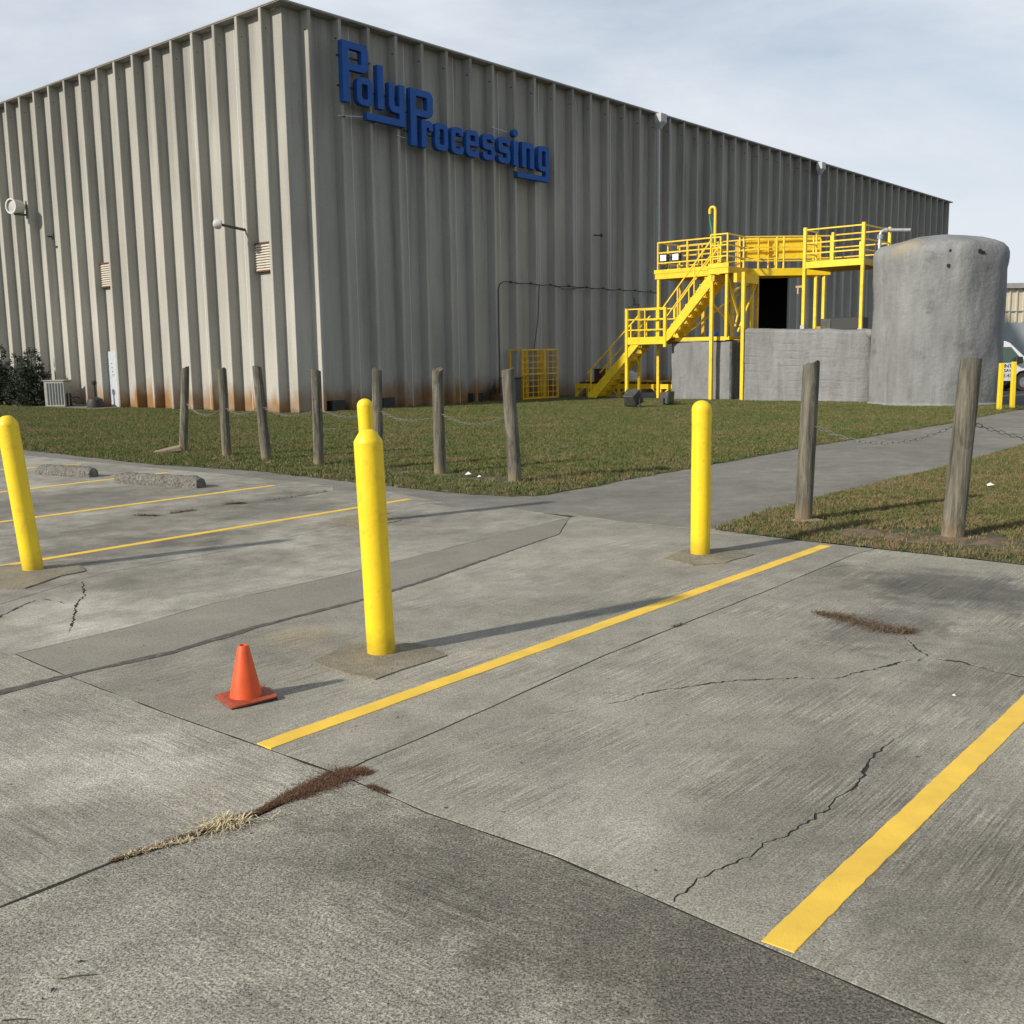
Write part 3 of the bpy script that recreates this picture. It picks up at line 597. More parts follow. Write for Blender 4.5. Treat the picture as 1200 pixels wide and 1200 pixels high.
cm = MB().box(-.011, .011, -.004, .05, .0, 12.3).mesh('caulk_joint', 'caulk')
for s in seams:
    if s < 59 and not (DO0 < s < DO1): e = link('caulk_joint', cm, WH); e.location = (s, 0, 0)
# left face in its own frame (x runs along A2, face towards N2)
AL = math.atan2(A2.y, A2.x) - ANG
def leftframe(o): o.rotation_euler = (0, 0, AL); return o
lp0 = MB()
# in the left frame outward is +y
def dteeL(w, stems):
    mb = MB(); mb.box(.008, w - .008, -.12, 0, 0, 12.32)
    for s in stems:
        a, b = s, s + .135; mb.prism([(a - .02, -.004), (b + .05, -.004), (b, SD - .02), (b - .016, SD), (a + .012, SD), (a, SD - .02)], 0, 12.32)
    return mb
e = dteeL(2.43, [.542, 1.7575]).build('wall_panel', 'precast_concrete', WH); leftframe(e)
lpm = dteeL(2.431, [.543, .543 + 1.2155]).mesh('wall_panel', 'precast_concrete')
w = 2.43; ax = Vector((math.cos(AL), math.sin(AL), 0)); cmL = MB().box(-.011, .011, -.05, .004, 0, 12.3).mesh('caulk_joint', 'caulk')
for k in range(17):
    e = link('wall_panel', lpm, WH); leftframe(e); e.location = ax * w
    e = link('caulk_joint', cmL, WH); leftframe(e); e.location = ax * w
    w += 2.431
LW = w
# body behind, roof, coping
mb = MB(); pA = Vector((0, 0, 0)); pB = ax * LW; pBi = pB + Vector((59.2, 0, 0))
nrmL = Vector((-ax.y, ax.x, 0))
poly = [(.10, .122), (59.2, .122), (59.2, pB.y), (pB.x + .13, pB.y)]
rf = MB().prism([(.16, .13), (59.1, .13), (59.1, pB.y), (pB.x + .25, pB.y)], 12.12, 12.30).build('roof', 'roof_membrane', WH)
cp = MB(); cp.add([(-SD - .02 - .0, -SD - .02, 0)], [])
cp = MB()
def quadprism(mb, pts, z0, z1): mb.prism([(p[0], p[1]) for p in pts], z0, z1)
fc = Vector((-.47, -SD - .02))        # outer corner
quadprism(cp, [(-.345, -SD - .02), (59.34, -SD - .02), (59.34, .3), (.0, .3)], 12.325, 12.385)
oc = ax * 0 + nrmL * (SD + .02); oe = ax * LW + nrmL * (SD + .02); ie = ax * LW - nrmL * .3
quadprism(cp, [(-.3455, -SD - .02), (-.001, .3), (ie.x, ie.y), (oe.x, oe.y)], 12.325, 12.385)
cp.build('roof_overhang', 'precast_concrete', WH)
fl = MB()
fl.box(-.375, 59.37, -SD - .045, -SD - .022, 12.352, 12.395); fl.box(59.342, 59.372, -SD - .02, .3, 12.335, 12.425)
a = ax * -.02 + nrmL * (SD + .022); b = ax * LW + nrmL * (SD + .022); a2_ = a + nrmL * .025; b2_ = b + nrmL * .025
quadprism(fl, [(-.372, -SD - .02), (-.345, -SD - .02), (b.x, b.y), (b2_.x, b2_.y)], 12.354, 12.390)
fl.build('coping', 'coping_white', WH)
MB().box(59.2, 59.3, .125, pB.y, 0, 12.3).build('end_wall', 'precast_concrete', WH)
MB().box(pB.x + .2, 59.2, pB.y - .1, pB.y, 0, 12.3).build('end_wall', 'precast_concrete', WH)
# dark doorway with a room behind it
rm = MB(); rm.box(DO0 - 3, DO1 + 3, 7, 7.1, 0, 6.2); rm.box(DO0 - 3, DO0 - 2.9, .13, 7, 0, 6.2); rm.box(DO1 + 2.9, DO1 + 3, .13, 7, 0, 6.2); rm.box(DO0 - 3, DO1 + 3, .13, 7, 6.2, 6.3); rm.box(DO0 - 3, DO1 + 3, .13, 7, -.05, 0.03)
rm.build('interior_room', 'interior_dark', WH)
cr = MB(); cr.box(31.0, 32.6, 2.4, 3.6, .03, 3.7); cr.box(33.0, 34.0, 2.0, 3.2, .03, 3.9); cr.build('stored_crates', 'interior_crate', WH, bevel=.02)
# downspouts
for uu, zb in ((20.18, 4.6), (36.75, 5.0)):
    d = MB(); d.box(uu - .06, uu + .06, -SD - .14, -SD - .03, zb, 11.9); e = d.build('downspout', 'downspout_metal', WH, bevel=.01)
    h = MB(); x0, x1, y0, y1 = uu - .24, uu + .24, -SD - .36, -SD - .02
    h.add([(x0, y0, 12.30), (x1, y0, 12.30), (x1, y1, 12.30), (x0, y1, 12.30), (x0, y0, 11.95), (x1, y0, 11.95), (x1, y1, 11.95), (x0, y1, 11.95), (uu - .07, -SD - .16, 11.66), (uu + .07, -SD - .16, 11.66), (uu + .07, y1, 11.66), (uu - .07, y1, 11.66)],
          [(0, 1, 2, 3), (0, 4, 5, 1), (1, 5, 6, 2), (2, 6, 7, 3), (3, 7, 4, 0), (4, 8, 9, 5), (5, 9, 10, 6), (6, 10, 11, 7), (7, 11, 8, 4), (8, 11, 10, 9)])
    h.build('conductor_head', 'downspout_metal', e)
# louvres and door on the left face
def LP(w_, o_, z=0): return ax * w_ + nrmL * o_ + Vector((0, 0, z))
def lbox(w0, w1, o0, o1, z0, z1): return MB().add([LP(w_, o_, z_) for w_ in (w0, w1) for o_ in (o0, o1) for z_ in (z0, z1)], [(0, 1, 3, 2), (4, 6, 7, 5), (0, 4, 5, 1), (2, 3, 7, 6), (0, 2, 6, 4), (1, 5, 7, 3)])
for w0, z0 in ((.80, 4.55), (10.52, 4.58)):
    e = lbox(w0, w0 + .92, .02, .09, z0 + .04, z0 + .88).build('louvre', 'louvre_paint', WH)
    for zz in (z0, z0 + .882): lbox(w0 - .01, w0 + .93, .02, .15, zz, zz + .038).build('louvre_trim', 'rust', e)
    sm = MB(); v8 = [LP(w_, o_, z_) for w_ in (w0 + .01, w0 + .91) for o_, z_ in ((.092, .05), (.14, 0), (.14, .012), (.092, .062))]
    sm = sm.add(v8, [(0, 1, 2, 3), (7, 6, 5, 4), (0, 4, 5, 1), (1, 5, 6, 2), (2, 6, 7, 3), (3, 7, 4, 0)]).mesh('slat', 'louvre_paint')
    for k in range(10):
        s_ = link('slat', sm, e); s_.location = (0, 0, z0 + .05 + .082 * k)
dr = MB(); dr.bar(LP(10.83, .06, .04), LP(10.83, .06, 2.17), .98, .06, (ax.x, ax.y, 0))
dr = MB().add([LP(w_, o_, z_) for w_ in (10.52, 11.46) for o_ in (.02, .08) for z_ in (.05, 2.17)], [(0, 1, 3, 2), (4, 6, 7, 5), (0, 4, 5, 1), (2, 3, 7, 6), (0, 2, 6, 4), (1, 5, 7, 3)]).build('door', 'door_paint', WH)
for k, zz in enumerate((1.72, 1.55, 1.40, 1.27)):
    w1 = 11.12 - .02 * k
    nn_ = MB().add([LP(w_, o_, z_) for w_ in (w1, w1 + .16) for o_ in (.082, .088) for z_ in (zz - .055, zz + .055)], [(0, 1, 3, 2), (4, 6, 7, 5), (0, 4, 5, 1), (2, 3, 7, 6), (0, 2, 6, 4), (1, 5, 7, 3)]).build('notice', 'lamp_white', dr)
    MB().add([LP(w_, o_, z_) for w_ in (w1 + .04, w1 + .11) for o_ in (.0885, .090) for z_ in (zz - .02, zz + .02)], [(0, 1, 3, 2), (4, 6, 7, 5), (0, 4, 5, 1), (2, 3, 7, 6), (0, 2, 6, 4), (1, 5, 7, 3)]).build('notice_print', 'black_print', dr)
# foot-of-wall vents
for uu in (1.40, 3.62, 8.15):
    e = MB().box(uu - .28, uu + .28, -.30, -.005, .03, .40).build('wall_vent', 'dark_plastic', WH, bevel=.02)
# grime marks: small plug holes near the top of the stems
hm = MB().tube([(0, 0, 0), (0, -.02, 0)], .028, 8).mesh('bolt_hole', 'foam_hole')
hs = MB()
for k in range(30):
    x = .70 + 1.207 * k; hs.tube([(x - .012, -.20, 11.75), (x + .01, -.27, 11.75)], .020, 6)
hs.build('bolt_holes', 'foam_hole', WH)['kind'] = 'stuff'
hs = MB()
for k in range(17):
    p = LP(.542 + 1.2155 * k - .012, .20, 11.75); hs.tube([p, p + ax * .02], .020, 6)
hs.build('bolt_holes', 'foam_hole', WH)['kind'] = 'stuff'

# ------------------------------------------------------------------ sign
SG = thing('company_sign', B(1.84, .58, 8.47), ANG, 'big blue raised letters reading PolyProcessing, high on the ribbed wall', 'sign')
SG.scale = (1.0098, 1, 1.0085)
def arc(cx_, cy_, r, a0, a1, n=6): return [(cx_ + r * math.cos(math.radians(a0 + (a1 - a0) * i / n)), cy_ + r * math.sin(math.radians(a0 + (a1 - a0) * i / n))) for i in range(n + 1)]
def letter(outer, holes, name='letter', depth=.20, lab=None):
    vs = [Vector(p) for p in outer]; faces = [list(range(len(outer)))]
    for h in holes: faces.append(list(range(len(vs), len(vs) + len(h)))); vs += [Vector(p) for p in h]
    v2, e2, f2, _, _, of = delaunay_2d_cdt(vs, [], faces, 1, 1e-5); f2 = [f for f, q in zip(f2, of) if 0 in q and len(q) == 1]
    bm = bmesh.new(); bv = [bm.verts.new((p.x - 1.6, 0, p.y - 8.4)) for p in v2]
    for f in f2:
        try: bm.faces.new([bv[i] for i in f])
        except ValueError: pass
    for v in [v for v in bm.verts if not v.link_faces]: bm.verts.remove(v)
    r = bmesh.ops.extrude_face_region(bm, geom=bm.faces[:])
    for v in r['geom']:
        if isinstance(v, bmesh.types.BMVert): v.co.y += depth
    bmesh.ops.recalc_face_normals(bm, faces=bm.faces)
    me = bpy.data.meshes.new(name); bm.to_mesh(me); bm.free(); me.materials.append(MATS['sign_blue'])
    o = link(name, me, SG)
    if lab: o['label'] = lab
    return o
def rr(x0, y0, x1, y1, tl=0, tr=0, br=0, bl_=0):
    """rounded rectangle, anticlockwise"""
    p = []
    p += arc(x0 + bl_, y0 + bl_, bl_, 180, 270) if bl_ else [(x0, y0)]
    p += arc(x1 - br, y0 + br, br, 270, 360) if br else [(x1, y0)]
    p += arc(x1 - tr, y1 - tr, tr, 0, 90) if tr else [(x1, y1)]
    p += arc(x0 + tl, y1 - tl, tl, 90, 180) if tl else [(x0, y1)]
    return p
def capP(x, y0, y1, w=1.06, s=.27):
    mid = y0 + (y1 - y0) * .535
    o = [(x, y0), (x + s, y0), (x + s, mid)] + arc(x + w - .22, mid + .22, .22, 270, 360) + arc(x + w - .22, y1 - .22, .22, 0, 90) + [(x, y1)]
    h = rr(x + s, mid + .215, x + w - s, y1 - .215, 0, .07, .07, 0); letter(o, [h], lab='tall blue capital P')
capP(1.60, 9.72, 11.55); capP(4.48, 8.79, 10.63)
def low_o(x, y, w=.63, h=.92, s=.19): letter(rr(x, y, x + w, y + h, .2, .2, .2, .2), [rr(x + s, y + s, x + w - s, y + h - s, .07, .07, .07, .07)])
low_o(2.17, 9.72, .65, .84, .19); low_o(5.62, 8.80, .63, .90)
letter(rr(3.04, 9.72, 3.30, 11.07), [])
# y with its long underline
letter([(3.53, 10.62), (3.53, 9.95)] + arc(3.77, 9.95 - .0, .24, 180, 270)[1:] + [(3.98, 9.71), (3.98, 9.52), (2.54, 9.52), (2.54, 9.31), (4.23, 9.31), (4.23, 10.62), (3.98, 10.62), (3.98, 9.92), (3.80, 9.92), (3.76, 9.97), (3.76, 10.62)], [])
# r
letter([(4.98, 8.79), (5.21, 8.79), (5.21, 9.46), (5.34, 9.46), (5.34, 9.36), (5.52, 9.36), (5.52, 9.5)] + arc(5.34, 9.50, .18, 0, 90)[1:] + [(4.98, 9.68)], [])
# c
def cc_(x, y=8.79, w=.6, h=.9, s=.19):
    letter(arc(x + .2, y + .2, .2, 180, 270) + arc(x + w - .16, y + .16, .16, 270, 360) + [(x + w, y + .27), (x + w - s, y + .27), (x + w - s, y + s)] + arc(x + s + .05, y + s + .05, .05, 270, 180, 3) + arc(x + s + .05, y + h - s - .05, .05, 180, 90, 3) + [(x + w - s, y + h - s), (x + w - s, y + h - .27), (x + w, y + h - .27)] + arc(x + w - .16, y + h - .16, .16, 0, 90) + arc(x + .2, y + h - .2, .2, 90, 180), [])
cc_(6.42)
# e
def ee_(x, y=8.80, w=.66, h=.90, s=.19):
    letter(arc(x + .2, y + .2, .2, 180, 270) + arc(x + w - .16, y + .16, .16, 270, 360) + [(x + w, y + .25), (x + w - s, y + .25), (x + w - s, y + s)] + arc(x + s + .05, y + s + .05, .05, 270, 180, 3) + [(x + s, y + .37), (x + w, y + .37)] + arc(x + w - .2, y + h - .2, .2, 0, 90) + arc(x + .2, y + h - .2, .2, 90, 180),
           [rr(x + s, y + .53, x + w - s, y + h - s + .02, .05, .05, 0, 0)])
ee_(7.17)
# s
def ss_(x, y=8.79, w=.65, h=.91, s=.19):
    m_ = y + h / 2
    letter([(x, y + .25)] + arc(x + .17, y + .17, .17, 180, 270) + arc(x + w - .2, y + .2, .2, 270, 360) + arc(x + w - .17, m_ + s / 2 - .17 + .0, .17, 0, 90) + [(x + s + .04, m_ + s / 2)] + [(x + s, m_ + s / 2 + .04), (x + s, y + h - s - .03), (x + s + .03, y + h - s), (x + w - s, y + h - s), (x + w - s, y + h - .25), (x + w, y + h - .25)] + arc(x + w - .17, y + h - .17, .17, 0, 90) + arc(x + .2, y + h - .2, .2, 90, 180) + arc(x + .17, m_ - s / 2 + .17, .17, 180, 270) + [(x + w - s - .03, m_ - s / 2), (x + w - s, m_ - s / 2 - .03), (x + w - s, y + s + .03), (x + w - s - .03, y + s), (x + s, y + s), (x + s, y + .25)], [])
ss_(8.04); ss_(8.89)
letter(rr(9.74, 8.79, 9.98, 9.68), []); letter([(9.86 + .135 * math.cos(6.283 * k / 20), 9.95 + .135 * math.sin(6.283 * k / 20)) for k in range(20)], [], name='letter_dot')
# n
letter([(10.23, 8.78), (10.46, 8.78), (10.46, 9.46), (10.49, 9.50), (10.66, 9.50), (10.70, 9.45), (10.70, 8.78), (10.93, 8.78)] + arc(10.73, 9.50, .2, 0, 90) + [(10.23, 9.70)], [])
# g with its underline
letter([(9.94, 8.39), (11.84, 8.39), (11.84, 9.70)] + arc(11.38, 9.50, .2, 90, 180) + arc(11.38, 8.97, .2, 180, 270) + [(11.62, 8.77), (11.62, 8.57), (9.94, 8.57)], [rr(11.40, 8.95, 11.62, 9.52, .05, 0, 0, .05)])
br = MB()
for zz, x0, x1 in ((10.2, 1.5, 4.4), (9.85, 4.3, 5.4), (9.25, 4.3, 12.0), (8.6, 9.9, 12.0), (11.1, 1.5, 2.9)):
    br.bar((x0 - 1.6, .175, zz - 8.4), (x1 - 1.6, .175, zz - 8.4), .045)
for x in (1.75, 2.97, 4.17, 5.38, 6.58, 7.79, 9.0, 10.2, 11.41):
    br.bar((x - 1.60, .15, 9.3 - 8.4), (x - 1.60, .26, 9.3 - 8.4), .04)
br.build('mounting_rail', 'black_cable', SG)
for p_, q_ in (((8.75 - 1.6, .22, 10.02 - 8.4), (9.75 - 1.6, .2, 9.98 - 8.4)), ((4.0 - 1.6, .22, 9.05 - 8.4), (4.5 - 1.6, .2, 9.02 - 8.4)), ((1.5 - 1.6, .22, 9.3 - 8.4), (2.5 - 1.6, .15, 9.4 - 8.4))): MB().bar(p_, q_, .028).build('brace', 'steel_grey', SG)

# ------------------------------------------------------------------ wall fittings
t = thing('wall_lamp', C0, ANG, 'small white dish lamp on a short arm near the left wall corner', 'lamp', 'lamps on the left wall')
a = LP(1.88, SD, 5.88); b = LP(1.90, SD + .95, 5.98)
MB().tube([a, b], .045, 8).build('arm', 'fixture_grey', t)
MB().lathe([(0, .19), (.10, .17), (.15, .10), (.155, -.03), (.12, -.07), (0, -.07)], 18, b, Vector((ax.x * .5 + nrmL.x, ax.y * .5 + nrmL.y, .1)).to_track_quat('Z', 'Y').to_matrix()).build('lamp_head', 'lamp_white', t, smooth=True)
t = thing('wall_lamp', C0, ANG, 'large round white floodlight high on the far left of the wall', 'lamp', 'lamps on the left wall')
b = LP(16.55, SD + .5, 8.05); q = Vector((nrmL.x - ax.x * .25, nrmL.y - ax.y * .25, 0)).to_track_quat('Z', 'Y').to_matrix()
MB().lathe([(0, -.42), (.20, -.40), (.27, -.30), (.28, .08), (.31, .10), (.31, .14), (.25, .14), (.24, .06), (0, .06)], 22, b, q).build('lamp_head', 'lamp_white', t, smooth=True)
MB().lathe([(0, .075), (.22, .07), (.22, .062)], 18, b, q).build('lens', 'steel_grey', t)
MB().bar(LP(16.5, SD, 7.75), b + Vector((0, 0, -.3)), .08).bar(LP(16.5, SD, 7.6), LP(16.5, SD, 8.3), .12, .03).build('bracket', 'fixture_grey', t)
t = thing('wall_bracket', C0, ANG, 'small dark bracket on the left wall between the two lamps', 'bracket')
MB().bar(LP(14.5, SD, 6.72), LP(14.5, SD + .22, 6.72), .06).bar(LP(14.5, SD + .02, 6.6), LP(14.5, SD + .02, 6.84), .18, .03).build('bracket_arm', 'dark_plastic', t)
MB().bar(LP(14.2, SD, 6.3), LP(14.2, SD + .04, 6.3), .09).build('wall_plate', 'dark_plastic', t)
t = thing('wall_bracket', B(15.55, .40, 6.7), ANG, 'rusty pipe stub sticking out of the wall below the sign', 'bracket')
MB().bar((-.25, -.1, 0), (.25, -.12, .02), .05).bar((-.2, 0, 0), (-.2, -.12, 0), .05).bar((.18, -.1, -.06), (.18, -.1, .10), .05).build('pipe_stub', 'brown_steel', t)
# cable along the wall
cb = thing('wall_cable', B(9.25, .37, 0), ANG, 'thin black cable looping up and along the ribbed wall', 'cable')
pts = [(0, -.03, .35), (0, -.03, 4.2)] + [(.35 - .35 * math.cos(math.radians(x)), -.03, 4.2 + .36 * math.sin(math.radians(x))) for x in (20, 45, 70, 90)]
for k in range(9): x = .75 + 1.207 * k; pts += [(x, -.03, 4.56 - .002 * k), (x + .6, -.01, 4.53 - .012 * (k % 3))]
MB().tube(pts, .02, 6).build('conduit', 'black_cable', cb)
MB().tube([(2.45, -.03, 4.55), (2.35, -.03, 3.2), (2.05, -.03, 1.9)], .015, 6).build('drop_wire', 'black_cable', cb)
cl = MB().box(.7, .78, -.06, 0, 4.52, 4.60).mesh('cable_clamp', 'black_cable')
for k in range(9): e = link('cable_clamp', cl, cb); e.location = (1.207 * k, 0, 0)
MB().tube([(3.5, -.01, 4.54), (4.0, -.02, 4.42), (4.7, -.02, 4.46), (5.4, -.01, 4.53)], .015, 6).build('slack_wire', 'black_cable', cb)
# stain plate and pipe exit on the wall
t = thing('vent_outlet', B(18.5, .38, 3.95), ANG, 'small grey outlet box with soot above it on the ribbed wall', 'vent')
MB().box(-.22, .22, -.06, 0, -.04, .04).box(-.18, -.10, -.05, 0, .06, .3).build('outlet_plate', 'fixture_grey', t)

# ------------------------------------------------------------------ plants and items along the left wall
def wallp(px, off):      # point 'off' metres in front of the left wall in the direction of this column
    d = RM @ Vector((px - 600, 600 - 476, -1215.0)); q = C0 + N2 * off; t = q.dot(N2) / d.dot(N2); return Vector((d.x * t, d.y * t, 0))
def conifer(px, py, h, r, seed, label, n=9000):
    p = wallp(px, 1.1); t = thing('conifer_shrub', (p.x, p.y, .02), 0, label, 'shrub', 'dark conifers at the wall'); rng = random.Random(seed)
    mb = MB().tube([(0, 0, 0), (0.02, 0, h * .5), (0, .02, h * .93)], [.05, .035, .01], 6); mb.build('trunk', 'bark', t)
    cr = MB(); spires = [(0, 0, h, r)] + [(rng.uniform(-.5, .5) * r, rng.uniform(-.5, .5) * r, h * rng.uniform(.55, .8), r * rng.uniform(.5, .7)) for _ in range(4)]
    tufts = []
    for k in range(330):
        sx, sy, sh_, sr = rng.choice(spires); zz = rng.random() ** 1.2; rad = sr * (1 - zz) ** .6 * rng.uniform(.55, 1.08) + .05; a = rng.uniform(0, 6.28)
        tufts.append((Vector((sx + rad * math.cos(a), sy + rad * math.sin(a), .08 + zz * (sh_ - .1))), a, rng.uniform(.09, .19)))
    per = n // len(tufts)
    for c, a, s in tufts:
        for _ in range(per):
            d = Vector((rng.gauss(0, 1), rng.gauss(0, 1), rng.gauss(.25, 1))).normalized() * s * rng.random() ** .5
            q = c + d; e1 = Vector((rng.gauss(math.cos(a), .6), rng.gauss(math.sin(a), .6), rng.gauss(.6, .5))).normalized() * rng.uniform(.06, .11); e2 = e1.cross(Vector((rng.gauss(0, 1), rng.gauss(0, 1), rng.gauss(0, 1)))).normalized() * rng.uniform(.018, .034)
            cr.add([q - e2, q + e2, q + e1], [(0, 1, 2)])
    cr.build('foliage', 'conifer_leaf', t)
conifer(3, 478.5, 2.5, .62, 1, 'leftmost dark conifer, cut by the picture edge')
conifer(24, 478.5, 2.15, .50, 2, 'middle dark conifer with a low pointed top', 7500)
conifer(41, 478.5, 2.32, .72, 3, 'broad dark conifer beside the air conditioner')
conifer(-28, 480, 2.3, .6, 4, 'dark conifer just outside the left picture edge', 2500)
p = wallp(70, .95); t = thing('air_conditioner', (p.x, p.y, .03), math.radians(-8), 'beige air conditioner unit with dark vertical grille beside the conifers', 'air conditioner')
MB().box(-.43, .43, -.30, .30, .02, 1.02).build('casing', 'ac_beige', t, bevel=.02)
MB().box(-.46, .46, -.33, .33, 1.022, 1.07).build('lid', 'ac_beige', t, bevel=.01)
gm_ = MB().box(-.034, .034, -.312, -.302, .10, .95).mesh('grille_slot', 'ac_dark')
for k in range(6): e = link('grille_slot', gm_, t); e.location = (-.27 + .12 * k, 0, 0)
MB().box(.44, .56, -.2, -.05, .05, .55).build('electrical_box', 'dark_plastic', t)
MB().tube([(.5, -.1, .5), (.6, 0, .35), (.7, .1, .4), (.75, .25, .3)], .02, 6).tube([(.5, -.1, .2), (.8, -.1, .06), (1.4, .1, .04), (2.1, .1, .04)], .04, 6).build('refrigerant_pipe', 'black_rubber', t)
p = wallp(112, .75); t = thing('ash_urn', (p.x, p.y, .03), 0, 'black plastic smokers urn with a slim neck beside the door', 'ash urn')
MB().lathe([(0, 0), (.30, 0), (.31, .18), (.27, .34), (.15, .40), (.05, .44), (0, .44)], 18).build('base', 'dark_plastic', t, smooth=True)
MB().lathe([(.055, .40), (.045, .90), (0, .90)], 10).build('neck', 'dark_plastic', t, smooth=True)
MB().lathe([(0, .88), (.10, .89), (.11, 1.0), (.07, 1.05), (0, 1.05)], 12).build('cap', 'dark_plastic', t, smooth=True)

# ------------------------------------------------------------------ wheelie bin, cage, bench, floods
t = thing('trash_bin', B(9.25, 1.0, .03), ANG, 'grey green plastic bin with overhanging lid behind the last wooden post', 'bin')
mb = MB(); mb.add([(-.22, -.2, 0), (.22, -.2, 0), (.22, .2, 0), (-.22, .2, 0), (-.28, -.27, .88), (.28, -.27, .88), (.28, .27, .88), (-.28, .27, .88)], [(0, 3, 2, 1), (0, 1, 5, 4), (1, 2, 6, 5), (2, 3, 7, 6), (3, 0, 4, 7), (4, 5, 6, 7)]); mb.build('body', 'bin_grey', t, bevel=.02)
MB().box(-.33, .33, -.32, .32, .882, .95).build('lid', 'bin_grey', t, bevel=.02); MB().tube([(-.2, .34, .84), (.2, .34, .84)], .02, 6).build('handle', 'bin_grey', t)
t = thing('grid_cage', B(9.95, .95, .04), ANG, 'yellow welded grid cage standing against the ribbed wall', 'cage')
Wc, Hc, Dc = 2.16, 1.98, .62
for x in (0, Wc):
    for y in (0, Dc): MB().box(x - .03, x + .03, y - .03, y + .03, 0, Hc).build('post', 'steel_yellow_weathered', t)
for z_ in (.08, Hc - .03):
    for y in (0, Dc): MB().box(.032, Wc - .032, y - .028, y + .028, z_ - .03, z_ + .03).build('rail', 'steel_yellow_weathered', t)
    for x in (0, Wc): MB().box(x - .025, x + .025, .032, Dc - .032, z_ - .025, z_ + .025).build('rail', 'steel_yellow_weathered', t)
vb = MB().box(-.014, .014, -.014, .014, .11, Hc - .06).mesh('bar', 'steel_yellow_weathered')
for k in range(1, 7): e = link('bar', vb, t); e.location = (Wc * k / 7, -.012, 0)
e = link('bar', MB().box(-.03, .03, -.02, .02, .11, Hc - .06).mesh('bar', 'steel_yellow_weathered'), t); e.location = (Wc * .6, -.03, 0)
hb = MB().box(.03, Wc - .03, -.014, .014, -.014, .014).mesh('bar', 'steel_yellow_weathered')
for k in range(1, 8): e = link('bar', hb, t); e.location = (0, .012 - .02, .08 + (Hc - .12) * k / 8)
e = link('bar', MB().box(.03, Wc - .03, -.02, .02, -.03, .03).mesh('bar', 'steel_yellow_weathered'), t); e.location = (0, -.03, 1.02)
for x in (.55, 1.45): MB().box(x - .06, x + .06, .25, .37, .03, Hc - .1).build('inner_post', 'steel_yellow_weathered', t)
# roller bench behind the stair
t = thing('roller_bench', B(14.0, .4, .02), ANG - math.pi / 2, 'long low yellow roller bench with braced legs behind the lower stair', 'bench')
MB().box(0, 5.0, -.04, .04, .38, .56).build('side_beam', 'steel_yellow', t); MB().box(0, 5.0, .72, .80, .38, .70).build('side_beam', 'steel_yellow_weathered', t)
for x in (.08, 2.2, 4.2):
    for y in (0, .76): MB().box(x - .05, x + .05, y - .05 + .0, y + .05, 0, .378).build('leg', 'steel_yellow', t)
    for sx in (1, -1):
        if 0 < x + sx * .35 < 5: MB().bar((x + sx * .04, 0, .12), (x + sx * .36, 0, .375), .05).build('brace', 'steel_yellow', t)
    MB().box(x - .10, x + .10, -.08, .08, 0, .015).build('foot_plate', 'steel_yellow_weathered', t)
rl = MB().tube([(0, .045, .60), (0, .715, .60)], .045, 10).mesh('roller', 'dark_plastic')
for k in range(9): e = link('roller', rl, t); e.location = (.25 + .56 * k, 0, 0)
t = thing('steel_drum', B(14.6, .95, .58), ANG, 'dark brown box standing on the far end of the roller bench', 'box')
t.location = B(14.5, 1.35, .65); MB().box(-.2, .2, -.2, .2, 0, .50).build('box_body', 'brown_steel', t, bevel=.02); MB().box(-.22, .22, -.22, .22, .502, .54).build('lid', 'brown_steel', t)
t = thing('white_canister', B(15.0, 2.55, .02), ANG, 'white plastic canister behind the lower stair', 'canister')
MB().box(-.25, .25, -.2, .2, 0, 1.0).build('body', 'white_plastic', t, bevel=.04, seg=2); MB().lathe([(0, 1.0), (.08, 1.0), (.08, 1.08), (0, 1.08)], 10).build('cap', 'white_plastic', t)
def flood(px, py, s, rz, tilt, label):
    p = g(px, py); t = thing('ground_floodlight', (p.x, p.y, .03), rz, label, 'floodlight', 'ground floodlights on the lawn'); R = Matrix.Rotation(tilt, 3, 'X')
    mb = MB(); w, h, d = .30 * s, .26 * s, .20 * s
    vs = [Vector(v) for v in [(-w, -d, -h), (w, -d, -h), (w, -d, h), (-w, -d, h), (-w * .78, d, -h * .75), (w * .78, d, -h * .75), (w * .78, d, h * .75), (-w * .78, d, h * .75)]]
    mb.add([R @ v + Vector((0, 0, .36 * s)) for v in vs], [(0, 1, 2, 3), (7, 6, 5, 4), (0, 4, 5, 1), (1, 5, 6, 2), (2, 6, 7, 3), (3, 7, 4, 0)]); mb.build('housing', 'fixture_grey', t, bevel=.02)
    fr = MB(); fr.add([R @ Vector(v) + Vector((0, 0, .36 * s)) for v in [(-w * .9, -d - .008, -h * .9), (w * .9, -d - .008, -h * .9), (w * .9, -d - .008, h * .9), (-w * .9, -d - .008, h * .9), (-w * .9, -d, -h * .9), (w * .9, -d, -h * .9), (w * .9, -d, h * .9), (-w * .9, -d, h * .9)]], [(0, 1, 2, 3), (0, 4, 5, 1), (1, 5, 6, 2), (2, 6, 7, 3), (3, 7, 4, 0)]); fr.build('lens', 'window_glass', t)
    MB().bar((-.33 * s, 0, .36 * s), (-.33 * s, 0, .08), .03).bar((.33 * s, 0, .36 * s), (.33 * s, 0, .08), .03).bar((-.33 * s, 0, .08), (.33 * s, 0, .08), .03).bar((0, 0, .08), (0, 0, -.03), .05).build('yoke', 'dark_plastic', t)
flood(741, 480, .92, 2.35, -.5, 'left dark floodlight on the lawn, tilted towards the wall')
flood(781, 477, .82, 1.0, .1, 'right dark floodlight with weeds growing round its stand')

